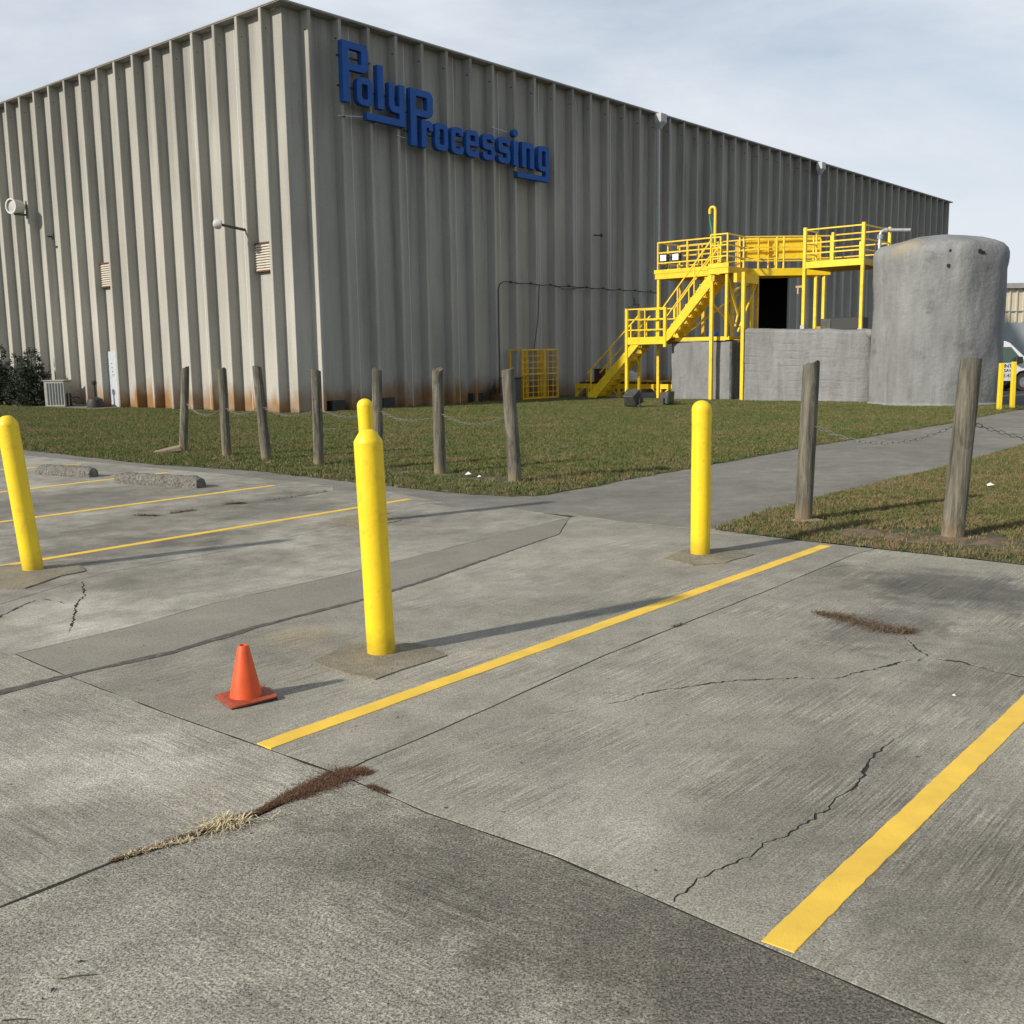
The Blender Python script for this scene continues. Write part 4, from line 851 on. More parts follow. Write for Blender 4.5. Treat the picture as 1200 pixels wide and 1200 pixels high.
# ------------------------------------------------------------------ foam-coated tanks
def shell(name, pathf, prof, nseg, amp, mat, parent, top=True, groove=None, freq=1.0, seed=0):
    mb = MB(); vs = []
    for j, (s, z) in enumerate(prof):
        for i in range(nseg):
            x, y, nx, ny = pathf(i / nseg, s)
            q = Vector((x, y, z)); d = noise.noise(q * freq + Vector((seed, 0, 0))) * amp + noise.noise(q * freq * 3.1 + Vector((seed, 4, 0))) * amp * .4 + noise.noise(q * freq * 8 + Vector((seed, 4, 0))) * amp * .15
            if groove: d += groove(x, y, z)
            vs.append((x + nx * d, y + ny * d, z + (noise.noise(q * 1.3 + Vector((9, seed, 0))) * amp * (1.3 if j > len(prof) * .55 else 0))))
    fs = [(j * nseg + i, j * nseg + (i + 1) % nseg, (j + 1) * nseg + (i + 1) % nseg, (j + 1) * nseg + i) for j in range(len(prof) - 1) for i in range(nseg)]
    fs.append(tuple((len(prof) - 1) * nseg + i for i in range(nseg)))
    mb.add(vs, fs); return mb.build(name, mat, parent, smooth=True)
TX, TY = 13.38, 32.9
T = thing('storage_tank', (TX, TY, 0), 0, 'tall round storage tank coated in lumpy grey foam', 'tank')
def circ(t, s):
    a = 2 * math.pi * t; fac = 1 + .012 * math.cos(8 * a + .4); return (1.94 * s * math.cos(a) * fac, 1.94 * s * math.sin(a) * fac, math.cos(a), math.sin(a))
prof = [(1.03, 0), (1.03, .10), (1.0, .15)] + [(1.0 + .010 * math.sin(z * 1.7), z) for z in [.3 + .2 * k for k in range(20)]] + [(1.018, 4.28), (1.022, 4.42), (1.018, 4.58), (.995, 4.72), (.945, 4.84), (.84, 4.94), (.64, 5.06), (.35, 5.17), (.08, 5.22)]
shell('tank_shell', circ, prof, 96, .055, 'foam_coating', T, freq=1.1)
def onshell(px, z):     # a point of the tank's near side seen at this column
    d = RM @ Vector((px - 600, 600 - 350, -1215)); dx, dy = d.x, d.y; n_ = math.hypot(dx, dy); dx /= n_; dy /= n_
    b = TX * dx + TY * dy; c_ = TX * TX + TY * TY - 1.96 ** 2; tt = b - math.sqrt(max(0, b * b - c_)); return Vector((dx * tt - TX, dy * tt - TY, z))
for px, py, s in ((1068, 289, .085), (1078, 287, .07), (1111, 285, .045), (1109.5, 304, .055), (1125, 287, .03), (1146, 285, .07), (1150, 286, .06), (1172, 294, .04), (1176, 292, .035)):
    dd = RM @ Vector((px - 600, 600 - py, -1215)); z_ = CAMH + dd.z / math.hypot(dd.x, dd.y) * 31.3
    p = onshell(px, z_); n_ = Vector((p.x, p.y, 0)).normalized(); tt = Vector((-n_.y, n_.x, 0)); mb = MB(); rn = random.Random(px)
    ring = [p + n_ * .005 + (tt * math.cos(6.283 * k / 9) + Vector((0, 0, 1)) * math.sin(6.283 * k / 9)) * s * rn.uniform(.7, 1.15) for k in range(9)]
    ring2 = [q + n_ * -.12 for q in ring]
    mb.add(ring + ring2, [tuple(range(9))] + [(k, (k + 1) % 9, 9 + (k + 1) % 9, 9 + k) for k in range(9)]); mb.build('foam_hole', 'foam_hole', T)
# foam block in front, laid up in horizontal courses
LB = thing('foam_block_tank', B(12.8, 11.0, 0), ANG, 'low oblong grey tank with horizontal ridges left of the tall tank', 'tank')
def rrect(hx, hy, r):
    segs = []
    per = [(hx - r, hy, -(hx - r) * 1, hy)]
    def f(t, s):
        # walk round a rounded rectangle centred at (hx,0): x depth, y along
        Lx, Ly = 2 * (hx - r), 2 * (hy - r); q = math.pi * r / 2; tot = 2 * Lx + 2 * Ly + 4 * q; d = t * tot
        parts = [(Ly, 'L'), (q, 'a'), (Lx, 'T'), (q, 'b'), (Ly, 'R'), (q, 'c'), (Lx, 'B'), (q, 'd')]
        for ln_, k in parts:
            if d <= ln_: break
            d -= ln_
        if k == 'L': x, y, nx, ny = -hx, -(hy - r) + d, -1, 0
        elif k == 'a': a = math.pi - d / r; x, y, nx, ny = -(hx - r) + r * math.cos(a), (hy - r) + r * math.sin(a), math.cos(a), math.sin(a)
        elif k == 'T': x, y, nx, ny = -(hx - r) + d, hy, 0, 1
        elif k == 'b': a = math.pi / 2 - d / r; x, y, nx, ny = (hx - r) + r * math.cos(a), (hy - r) + r * math.sin(a), math.cos(a), math.sin(a)
        elif k == 'R': x, y, nx, ny = hx, (hy - r) - d, 1, 0
        elif k == 'c': a = -d / r; x, y, nx, ny = (hx - r) + r * math.cos(a), -(hy - r) + r * math.sin(a), math.cos(a), math.sin(a)
        elif k == 'B': x, y, nx, ny = (hx - r) - d, -hy, 0, -1
        else: a = -math.pi / 2 - d / r; x, y, nx, ny = -(hx - r) + r * math.cos(a), -(hy - r) + r * math.sin(a), math.cos(a), math.sin(a)
        return (x * s, y * s, nx, ny)
    return f
def grv(x, y, z): k = (z + .03 * math.sin(y * 2.3) + .02 * noise.noise(Vector((y * 3, z, 0)))) / .262; fr_ = k - math.floor(k); return -.014 * (.6 + 1.2 * noise.noise(Vector((y * 1.3, z * 2, 5)))) * math.exp(-(min(fr_, 1 - fr_) / .05) ** 2)
pz = [(1.0, .024 * k) for k in range(0, 104)]
o = shell('tank_shell', rrect(2.0, 2.45, .35), pz + [(.985, 2.52), (.95, 2.57), (.9, 2.585), (.6, 2.58), (.1, 2.57)], 170, .030, 'foam_coating', LB, groove=grv, freq=1.4, seed=3)
o.location = (2.0, 0, 0)
# lower the far (tank) side a little
for vtx in o.data.vertices:
    if vtx.co.z > .2: vtx.co.z *= 1 - .035 * (1 - (vtx.co.y + 2.45) / 4.9) * 2 + .01
mb = MB().tube([(.35, -2.0, 2.36), (.1, -2.35, 2.30), (-.05, -2.5, 2.2)], [.12, .15, .12], 10); mb.build('foam_lump', 'foam_coating', LB, smooth=True)
t = thing('equipment_box', B(14.6, 11.7, 2.48), ANG, 'dark box on the low oblong tank under the right platform', 'box')
MB().box(-.3, .3, -.75, .35, 0, .42).build('box_body', 'dark_plastic', t, bevel=.02); MB().box(-.25, .25, .36, .75, 0, .40).build('box_end', 'fixture_grey', t, bevel=.02)
# squarish small tank under the stair
ST_ = thing('foam_box_tank', B(14.3, 6.95, 0), ANG, 'squarish grey foam coated tank beneath the upper stair', 'tank')
pz = [(1.0, .12 * k) for k in range(0, 18)]
def grv2(x, y, z): return -.03 * math.exp(-((y + 1.15) / .06) ** 2) - .045 * math.exp(-((x + .95) / .10) ** 2) + .05 * math.exp(-((x + .72) / .10) ** 2) if y < -1.0 else (.02 * math.sin(y * 9) if x < -1.2 else 0)
shell('tank_shell', rrect(1.36, 1.28, .14), pz + [(1.0, 2.14), (.97, 2.17)], 120, .03, 'foam_coating', ST_, groove=grv2, freq=1.6, seed=8)
MB().box(-1.36, 1.36, -1.05, 1.36, 2.185, 2.215).build('plywood_cover', 'plywood', ST_)

# ------------------------------------------------------------------ the yellow stair and walkways
Y = 'steel_yellow'; YW = 'steel_yellow_weathered'
SO = B(12.6, 0, 0)
ST = thing('access_stair', SO, ANG, 'yellow steel stair tower with landings, railed walkway and end platform', 'stair tower')
def U(u, v, z=0): return Vector((u - 12.6, -v, z))
def part(name, mb, mat=Y, **k): return mb.build(name, mat, ST, **k)
def vpost(u, v, z0, z1, w=.06, name='post', mat=Y): return part(name, MB().box(u - 12.6 - w / 2, u - 12.6 + w / 2, -v - w / 2, -v + w / 2, z0, z1), mat)
def rail(p, q, w=.045, name='rail', mat=Y): return part(name, MB().bar(p, q, w), mat)
u0, u1 = 12.6, 13.4
for uu in (u0, u1):
    # stringers as deep channels
    part('stringer', MB().add([U(uu - .03, 2.12, .02), U(uu - .03, 2.46, .02), U(uu - .03, 4.52, 1.98 + .12), U(uu - .03, 4.15, 2.10), U(uu - .03, 2.12, .24), U(uu + .03, 2.12, .02), U(uu + .03, 2.46, .02), U(uu + .03, 4.52, 2.10), U(uu + .03, 4.15, 2.10), U(uu + .03, 2.12, .24)], [(0, 1, 2, 3, 4), (9, 8, 7, 6, 5), (0, 5, 6, 1), (1, 6, 7, 2), (2, 7, 8, 3), (3, 8, 9, 4), (4, 9, 5, 0)]), bevel=.008)
    part('stringer', MB().add([U(uu - .03, 5.62, 2.12), U(uu - .03, 5.90, 2.30), U(uu - .03, 7.62, 4.14), U(uu - .03, 7.62, 4.54), U(uu - .03, 7.54, 4.55), U(uu - .03, 5.62, 2.44), U(uu + .03, 5.62, 2.12), U(uu + .03, 5.90, 2.30), U(uu + .03, 7.62, 4.14), U(uu + .03, 7.62, 4.54), U(uu + .03, 7.54, 4.55), U(uu + .03, 5.62, 2.44)], [(0, 1, 2, 3, 4, 5), (11, 10, 9, 8, 7, 6), (0, 6, 7, 1), (1, 7, 8, 2), (2, 8, 9, 3), (3, 9, 10, 4), (4, 10, 11, 5), (5, 11, 6, 0)]), bevel=.008)
tm = MB(); w_ = u1 - u0 - .066; tm.box(-w_ / 2, w_ / 2, -.14, .14, -.02, .02); tm.box(-w_ / 2, w_ / 2, -.14, -.115, -.075, -.022); tm.box(-w_ / 2, w_ / 2, .115, .14, -.055, -.022)
tme = tm.mesh('tread', Y, bevel=.004)
for k in range(9): e = link('tread', tme, ST); e.location = U(13.0, 2.35 + .232 * k, .21 + .222 * k)
for k in range(9): e = link('tread', tme, ST); e.location = U(13.0, 5.84 + .200 * k, 2.60 + .228 * k)
# lower handrails
for uu, offs in ((u0, 0), (u1, .18)):
    s_ = (3.2 - 1.06) / 2.38; rail(U(uu, 2.10, 1.04), U(uu, 4.5, 3.2)); 
    for v in (2.25 + offs, 3.2 + offs, 4.15 + offs): vpost(uu, v, .24 + (v - 2.12) * .90, 1.04 + (v - 2.10) * .90, .045)
# landing
part('landing_beam', MB().box(-.05, .03, -5.62, -4.03, 2.12, 2.39)); part('landing_beam', MB().box(.78, .86, -5.62, -4.03, 2.12, 2.39), YW)
part('landing_deck', MB().box(.032, .778, -5.62, -4.05, 2.34, 2.385), YW)
part('landing_post', MB().box(-.07, .05, -4.03, -3.91, .02, 3.47), bevel=.01); part('landing_post', MB().box(-.07, .05, -5.74, -5.622, 2.0, 3.47), bevel=.01)
part('landing_post', MB().box(.78, .88, -4.02, -3.92, .02, 3.47)); part('landing_post', MB().box(.80, .88, -5.60, -5.52, 2.2, 3.47))
for z_ in (3.44, 3.05, 2.66):
    rail(U(u0, 4.03, z_), U(u0, 5.62, z_)); rail(U(u1, 4.03, z_), U(u1, 5.55, z_))
vpost(u0 + .0, 4.78, 2.39, 3.42, .04); vpost(u1, 4.78, 2.39, 3.42, .04)
# upper handrails
for uu in (u0, u1):
    rail(U(uu, 5.60, 3.47), U(uu, 7.56, 5.70)); rail(U(uu, 5.72, 3.10), U(uu, 7.56, 5.20), .035)
    for v in (6.2, 6.9): vpost(uu, v, 2.44 + (v - 5.62) * 1.12, 3.47 + (v - 5.6) * 1.138, .04)
# platform: bay at the stair head and long deck behind
D0, D1 = 4.55, 4.77
part('platform_beam', MB().box(.72, .82, -7.50, -4.75, D0, D1)); part('platform_beam', MB().box(.70, .719, -7.50, -4.72, D1 - .02, D1 + .12)); part('platform_beam', MB().box(2.3, 2.4, -8.28, -4.75, D0, D1), YW)
part('platform_beam', MB().box(-.06, .04, -8.30, -7.50, D0 - .02, D1)); part('platform_beam', MB().box(-.08, -.062, -8.32, -7.50, D1 - .03, D1 + .12))
part('platform_beam', MB().box(.042, 2.298, -8.30, -8.22, D0, D1), YW); part('platform_beam', MB().box(.822, 2.298, -4.83, -4.75, D0, D1))
part('platform_beam', MB().box(.0, .9, -7.72, -7.60, 4.28, D0 - .024), YW); part('platform_beam', MB().box(-.02, 1.6, -8.62, -8.50, 4.20, 4.52)); 
dk_ = MB().box(-.04, .118, 0, 0, 0, 0); pl = MB().box(0, 1.47, -.075, .075, -.02, .02).mesh('deck_plank', YW)
for k in range(22): e = link('deck_plank', pl, ST); e.location = U(13.425, 4.92 + .157 * k, D1 - .025)
pl2 = MB().box(0, .66, -.075, .075, -.02, .02).mesh('deck_plank', YW)
for k in range(4): e = link('deck_plank', pl2, ST); e.location = U(12.645, 7.62 + .157 * k, D1 - .026)
def railing(a, b, posts_, top=5.90, levels=(5.90, 5.52, 5.14), toe=None, mat=Y, w=.045):
    for z_ in levels: rail(Vector((a.x, a.y, z_)), Vector((b.x, b.y, z_)), w, 'rail', mat)
    for t_ in posts_: p = ln(a, b, t_); part('rail_post', MB().box(p.x - .025, p.x + .025, p.y - .025, p.y + .025, D1, top + .02), mat)
railing(U(13.4, 4.83), U(13.4, 7.50), (0, .48, 1)); railing(U(13.4, 4.83), U(14.95, 4.83), (.45, 1)); railing(U(14.95, 4.83), U(14.95, 8.2), (.25, .5, .75, 1), mat=YW)
railing(U(12.62, 7.56), U(12.62, 8.22), (0, 1)); railing(U(12.62, 8.22), U(14.05, 8.08), (.75, 1))
railing(U(13.9, 5.4), U(13.9, 6.9), (0, .3, .7, 1), top=5.75, levels=(5.75, 5.4), mat=YW)
# ladder gate at the stair head
for z_ in (5.45, 5.1): rail(U(13.4, 7.5, z_), U(13.9, 7.5, z_), .035)
# legs
vpost(13.4, 4.87, .02, D0, .10, 'leg'); vpost(12.62, 7.62, .0, 4.30, .115, 'leg'); vpost(12.80, 8.78, .0, 4.55, .12, 'leg')
vpost(12.64, 8.2, 2.3, D0, .09, 'leg'); vpost(14.9, 4.9, .02, D0, .09, 'leg', YW); vpost(14.9, 8.2, 2.2, D0, .10, 'leg', YW); vpost(14.3, 6.3, 2.2, D0, .12, 'leg', YW); vpost(14.8, 7.0, 2.2, D0, .10, 'leg', YW); vpost(13.6, 7.9, 2.2, D0, .10, 'leg', YW)
for a, b in ((U(12.64, 8.2, 4.5), U(13.3, 8.3, 3.1)), (U(12.9, 8.3, 3.9), U(14.8, 8.2, 4.5)), (U(12.64, 8.2, 3.3), U(13.6, 7.9, 2.6)), (U(14.9, 8.2, 4.4), U(13.5, 8.2, 2.5)), (U(12.7, 7.6, 3.5), U(13.6, 7.6, 3.0)), (U(14.9, 5.0, 2.4), U(14.9, 8.0, 4.3)), (U(13.6, 5.6, 2.3), U(14.3, 7.8, 3.9))): rail(a, b, .06, 'brace')
part('base_beam', MB().box(.35, .50, -8.15, -5.9, 2.22, 2.34)); part('base_beam', MB().box(1.6, 1.75, -8.15, -5.9, 2.22, 2.34), YW); part('base_beam', MB().box(.502, 1.598, -8.12, -8.0, 2.23, 2.33))
# gooseneck pipe and hose
gp = [U(14.6, 6.57, 4.8), U(14.6, 6.57, 7.05)] + [U(14.6, 6.57 - .115 + .115 * math.cos(math.radians(a)), 7.05 + .115 * math.sin(math.radians(a))) for a in (30, 60, 90, 120, 150, 180)] + [U(14.6, 6.34, 6.92)]
part('gooseneck_pipe', MB().tube(gp, .055, 10), Y, smooth=True)
part('hose', MB().tube([U(14.6, 6.34, 6.92), U(14.6, 6.35, 6.7), U(14.58, 6.42, 6.4), U(14.56, 6.52, 6.0), U(14.5, 6.56, 5.2), U(14.5, 6.5, 4.8)], .042, 8), 'hose_green', smooth=True)
# catwalk (skewed to the tower) -------------------------------------------------
cwA = Vector((8.56, 38.62, 0)); cwB = Vector((11.75, 38.70, 0)); inv = Matrix.Rotation(-ANG, 3, 'Z')
def Wp(p): q = inv @ (Vector(p) - SO); return q
a = cwA; b = cwB
for off, mt in ((0, Y), (1.25, YW)):
    aa = a + Vector((0, off, 0)); bb = b + Vector((0, off, 0))
    for z_ in (5.90, 5.52, 5.12, 5.04) if off == 0 else (5.90, 5.52): rail(Wp(aa + Vector((0, 0, z_))), Wp(bb + Vector((0, 0, z_))), .042, 'rail', mt)
    part('catwalk_beam', MB().bar(Wp(aa + Vector((-.2, 0, 4.64))), Wp(bb + Vector((0, 0, 4.64))), .08, .26), mt)
    for t_ in (0, .38, .46, .80, 1): p = aa + (bb - aa) * t_; rail(Wp(p + Vector((0, 0, D1))), Wp(p + Vector((0, 0, 5.92))), .05, 'rail_post', mt)
pk = MB().bar(Wp(Vector((8.5, 38.67, 4.74))) , Wp(Vector((8.5, 39.83, 4.74))), .15, .03)
pkm = pk.mesh('deck_plank', YW)
for k in range(20): e = link('deck_plank', pkm, ST); e.location = inv @ Vector((.16 * k, .003 * k, 0))
for X, z0 in ((8.72, 2.5), (8.98, 2.55), (11.25, 2.5), (11.55, 2.5)): rail(Wp((X, 38.75 if X > 9 else 39.0, z0)), Wp((X, 38.75 if X > 9 else 39.0, 4.52)), .10, 'leg', YW if X < 8.9 else Y)
rail(Wp((11.2, 38.75, 2.62)), Wp((11.6, 38.75, 2.62)), .08, 'base_beam'); rail(Wp((8.72, 39.0, 4.4)), Wp((8.3, 38.6, 2.7)), .06, 'brace')
# solid yellow guard panel behind the walk
pnl = MB().bar(Wp((8.95, 40.0, 5.62)), Wp((10.35, 40.0, 5.62)), .05, .74); part('guard_panel', pnl, Y)
part('guard_panel', MB().bar(Wp((10.36, 40.0, 5.62)), Wp((11.75, 40.0, 5.62)), .05, .74), Y)
# right platform
P0, P1, Q0, Q1 = 13.84, 16.1, 10.55, 12.62; Dz = 4.60
part('platform_beam', MB().box(P0 - 12.64, P0 - 12.56, -Q1 - .05, -Q0 + .05, Dz - .0, Dz + .22)); part('platform_beam', MB().box(P1 - 12.64, P1 - 12.56, -Q1, -Q0, Dz, Dz + .22), YW)
part('platform_beam', MB().box(P0 - 12.558, P1 - 12.642, -Q1 - .05, -Q1 + .03, Dz, Dz + .20), YW); part('platform_beam', MB().box(P0 - 12.558, P1 - 12.642, -Q0 - .03, -Q0 + .05, Dz, Dz + .20), YW)
jm_ = MB().box(P0 - 12.55, P1 - 12.65, -.03, .03, Dz + .02, Dz + .15).mesh('joist', YW)
for k in range(7): e = link('joist', jm_, ST); e.location = (0, -Q0 - .25 - .27 * k, 0)
pm = MB().box(-.09, .09, -Q1 + .035, -Q0 - .035, Dz + .16, Dz + .19).mesh('deck_plank', YW)
for k in range(11): e = link('deck_plank', pm, ST); e.location = (P0 - 12.6 + .16 + .193 * k, 0, 0)
for (uu, vv_) in ((P0, Q0), (P0, Q1)):
    part('leg', MB().box(uu - 12.66, uu - 12.545, -vv_ - .055, -vv_ + .055, 2.66 if vv_ < 11 else 2.5, 5.98), Y, bevel=.008)
    part('post_boot', MB().box(uu - 12.68, uu - 12.525, -vv_ - .075, -vv_ + .075, 2.3, 2.66 if vv_ < 11 else 2.5), 'galvanised')
for (uu, vv_) in ((P1, Q0), (P1, Q1)): vpost(uu, vv_, Dz + .2, 6.0, .09, 'rail_post')
lv = (5.90, 5.45, 5.10)
for z_ in lv:
    rail(U(P0, Q0, z_), U(P0, Q1, z_)); rail(U(P0, Q1, z_), U(P1, Q1, z_)); rail(U(P0, Q0, z_), U(P0 + .9, Q0, z_)); rail(U(P1, Q0 + .1, z_), U(P1, Q1, z_), .045, 'rail', YW)
vpost(P0 + .9, Q0, Dz + .2, 5.92, .05, 'rail_post'); vpost(P1, 11.6, Dz + .2, 5.6, .09, 'rail_post')
# twin lamp on the deck
t = thing('work_light', B(17.2, 3.9, 4.9), ANG, 'twin lit work lights on the yellow platform rail', 'work light')
t.location = B(13.75, 5.0, D1)
tm = Vector((0, 0, 0))
MB().bar((0, 0, .02), (0, 0, .62), .05).bar((0, .25, .60), (0, -.60, .60), .05).build('stand', 'dark_plastic', t)
for dy in (.12, -.42):
    h = MB(); h.box(-.06, .10, dy - .17, dy + .17, .44, .74); e = h.build('lamp_head', 'dark_plastic', t, bevel=.01); MB().box(-.075, -.062, dy - .11, dy + .11, .49, .69).build('lens', 'lamp_lens', e)
# galvanised pipe at the tank
t = thing('standpipe', B(13.2, 13.42, 2.3), ANG, 'grey metal pipe climbing the left side of the tall tank and bending over its top', 'pipe')
MB().tube([(0, 0, 0), (0, 0, 3.12), (.03, -.03, 3.24), (.1, -.12, 3.29), (.35, -.85, 3.25)], .06, 10).build('pipe_run', 'galvanised', t, smooth=True)
MB().lathe([(.085, 3.02), (.085, 3.16)], 10).tube([(.08, -.1, 3.285), (.12, -.2, 3.28)], .085, 10).build('coupling', 'galvanised', t)
MB().tube([(-.06, .09, 0), (-.06, .09, 2.9)], .03, 6).build('conduit', 'fixture_grey', t)
t = thing('valve_stub', B(29, .55, 4.3), ANG, 'small brass coloured fitting beside the front leg of the right platform', 'valve')
t.location = B(13.9, 10.3, 4.0); MB().bar((0, 0, 0), (0, 0, -.25), .05).bar((0, -.2, 0), (0, .08, 0), .07).build('fitting', 'plywood', t)
t = thing('blue_drum', B(15.2, 6.2, 2.24), ANG, 'blue plastic drum half hidden behind the upper stair treads', 'drum')
MB().lathe([(0, 0), (.22, 0), (.24, .1), (.24, .28), (.2, .34), (0, .34)], 16).build('drum_body', 'blue_plastic', t, smooth=True)

# ------------------------------------------------------------------ bollards
def dome(r, h, kind):
    if kind == 'round': return [(r * math.cos(a), h - r * .9 + r * .9 * math.sin(a)) for a in [math.pi / 2 * k / 7 for k in range(8)]]
    return [(r * 1.0, h - .075), (r * .96, h - .062), (r * .62, h - .018), (r * .40, h - .004), (r * .2, h), (0, h)]
def bollard(base, top, r, kind, label):
    p = g(*base); d = RM @ Vector((top[0] - 600, 600 - top[1], -1215)); k = p.y / d.y; tp = Vector((d.x * k, p.y, CAMH + d.z * k)); H_ = (tp - p).length
    t = thing('bollard', p, 0, label, 'bollard', 'yellow steel bollards on the slab')
    ax_ = (tp - p).normalized(); q = ax_.to_track_quat('Z', 'Y').to_matrix()
    prof = [(r, -.04)] + [(r * (1 + .008 * math.sin(7 * z_ + base[0])), z_) for z_ in [H_ * .93 * i / 9 for i in range(9)]] + dome(r, H_, kind)
    MB().lathe(prof[:10], 36, rot=q).build('pipe', 'bollard_yellow', t, smooth=True)
    MB().lathe([(r * (1 + .008 * math.sin(7 * H_ * .93 * 8 / 9 + base[0])), H_ * .93 * 8 / 9)] + [(r * 1.01, prof[10][1] - .004)] + dome(r * 1.01, H_, kind), 36, rot=q).build('cap', 'bollard_yellow', t, smooth=True)
    return t
bollard((447, 765), (430.5, 503), .0825, 'cone', 'yellow bollard nearest the orange cone, with a flat conical cap')
bollard((820.5, 649), (822.5, 469), .0840, 'round', 'yellow bollard standing alone right of centre beside the driveway')
bollard((39, 668), (7, 487), .0835, 'cone', 'yellow bollard at the left edge, leaning to the left')
bollard((437, 611), (427, 467), .0830, 'round', 'yellow bollard half hidden behind the middle bollard')
for (b, tp, lab) in (((1170.5, 482), (1174, 425.5), 'left slim square yellow post beside the tall tank'), ((1186, 479.5), (1188.5, 424), 'right slim square yellow post in front of the white van')):
    p = g(*b); d = RM @ Vector((tp[0] - 600, 600 - tp[1], -1215)); k = p.y / d.y; q = Vector((d.x * k, p.y, CAMH + d.z * k)) - p
    t = thing('guard_post', p, 0, lab, 'post', 'slim yellow posts by the tank'); MB().bar((0, 0, 0), q, .115).build('tube', 'bollard_yellow', t, bevel=.01); MB().box(-.14, .14, -.14, .14, 0, .02).build('base_plate', 'bollard_yellow', t)

# ------------------------------------------------------------------ wooden posts and chains
labs = ['first wooden post from the left, with a stone slab at its foot', 'second wooden post from the left', 'third wooden post from the left, leaning to the left', 'fourth wooden post from the left, just right of the building corner',
        'wooden post directly behind the pair of yellow bollards', 'wooden post in the middle of the lawn edge, right of the yellow bollards', 'last wooden post of the row, at the lawn corner, leaning', 'weathered post at the tip of the right grass triangle', 'thickest weathered post, at the right edge of the picture']
pinfo = []
for i, ((b, tp, r), lab) in enumerate(zip(posts, labs)):
    p = g(*b); d = RM @ Vector((tp[0] - 600, 600 - tp[1], -1215)); k = p.y / d.y; q = Vector((d.x * k, p.y, CAMH + d.z * k)) - p
    t = thing('wooden_post', p, 0, lab, 'post', 'weathered timber posts round the lawn'); pinfo.append((p, q, r)); n = 20; vs = []; rn = random.Random(i); lev = 12
    for j in range(lev + 1):
        z_ = j / lev; c_ = q * z_ if j else Vector((0, 0, -.08))
        for k2 in range(n):
            a = 6.283 * k2 / n; dd = Vector((math.cos(a), math.sin(a), 0)); rr_ = r * (1.06 - .08 * z_) * (1 + .07 * noise.noise(Vector((dd.x * 1.5, dd.y * 1.5, z_ * 2.5 + i * 7))) + .03 * noise.noise(Vector((dd.x * 6, dd.y * 6, z_ * 1.5 + i * 7)))) * (1 if j < lev else .97)
            vs.append(c_ + dd * rr_ + (Vector((0, 0, .02 * math.cos(a + i) + .012 * rn.uniform(-1, 1))) if j == lev else Vector((0, 0, 0))))
    mb = MB().add(vs, [(j * n + k2, j * n + (k2 + 1) % n, (j + 1) * n + (k2 + 1) % n, (j + 1) * n + k2) for j in range(lev) for k2 in range(n)])
    mb.build('trunk', 'weathered_wood', t, smooth=True)
    MB().add([q + Vector((0, 0, -.004))] + vs[-n:], [(0, k2 + 1, (k2 + 1) % n + 1) for k2 in range(n)]).build('sawn_end', 'wood_end', t)
def chain(a, b, sag, label, slack=0):
    t = thing('chain', a, 0, label, 'chain', 'galvanised chains between the posts'); d = b - a; L_ = d.length; nL = int(L_ * 1.04 / .055); mb = MB()
    pts = [a + d * (i / nL) - Vector((0, 0, sag * 4 * (i / nL) * (1 - i / nL))) - a for i in range(nL + 1)]
    for i in range(nL):
        p, q = pts[i], pts[i + 1]; c_ = (p + q) / 2; dx = (q - p).normalized(); sd_ = dx.cross(Vector((0, 0, 1))).normalized(); nn = sd_ if i % 2 else dx.cross(sd_)
        h_ = (q - p).length * .66; w_ = .014; ring = [c_ + dx * (h_ * cx_) + nn * (w_ * cy_) for cx_, cy_ in ((-.7, -1), (.7, -1), (1, 0), (.7, 1), (-.7, 1), (-1, 0))]
        ot = dx.cross(nn).normalized() * .0035
        for k in range(6):
            p0, p1 = ring[k], ring[(k + 1) % 6]; e_ = (p1 - p0).normalized(); s_ = e_.cross(ot).normalized() * .0035
            mb.add([p0 + ot, p0 + s_, p0 - ot, p0 - s_, p1 + ot, p1 + s_, p1 - ot, p1 - s_], [(0, 1, 5, 4), (1, 2, 6, 5), (2, 3, 7, 6), (3, 0, 4, 7)])
    mb.build('links', 'chain_metal', t)
def at(i, zf): p, q, r = pinfo[i]; return p + q * zf
chain(at(0, .62), at(1, .60), .22, 'chain hanging between the first and second posts from the left'); chain(at(1, .59), at(2, .62), .16, 'chain between the second and third posts from the left')
chain(at(2, .60), at(3, .60), .13, 'chain between the third and fourth posts from the left'); chain(at(3, .62), at(4, .60), .12, 'chain passing behind the pair of yellow bollards')
chain(at(4, .62), at(5, .58), .13, 'chain right of the yellow bollards, to the middle post'); chain(at(5, .61), at(6, .62), .16, 'chain ending at the last post of the row')
chain(at(7, .64), at(8, .67), .20, 'chain hanging between the two big posts on the right'); chain(at(8, .67), at(8, .67) + Vector((3.4, .2, -.1)), .28, 'chain leaving the picture at the right edge')
p, q, r = pinfo[0]; t = thing('stone_slab', p + Vector((-.25, -.08, .06)), .5, 'tan stone slab leaning at the foot of the first wooden post', 'stone')
sb = MB().add([(-.30, -.12, -.03), (.22, -.14, .02), (.26, .1, .04), (-.26, .13, -.02), (-.28, -.10, .02), (.20, -.12, .11), (.24, .08, .13), (-.24, .11, .03)], [(0, 3, 2, 1), (4, 5, 6, 7), (0, 1, 5, 4), (1, 2, 6, 5), (2, 3, 7, 6), (3, 0, 4, 7)]); sb.build('slab_body', 'tan_stone', t, bevel=.01)
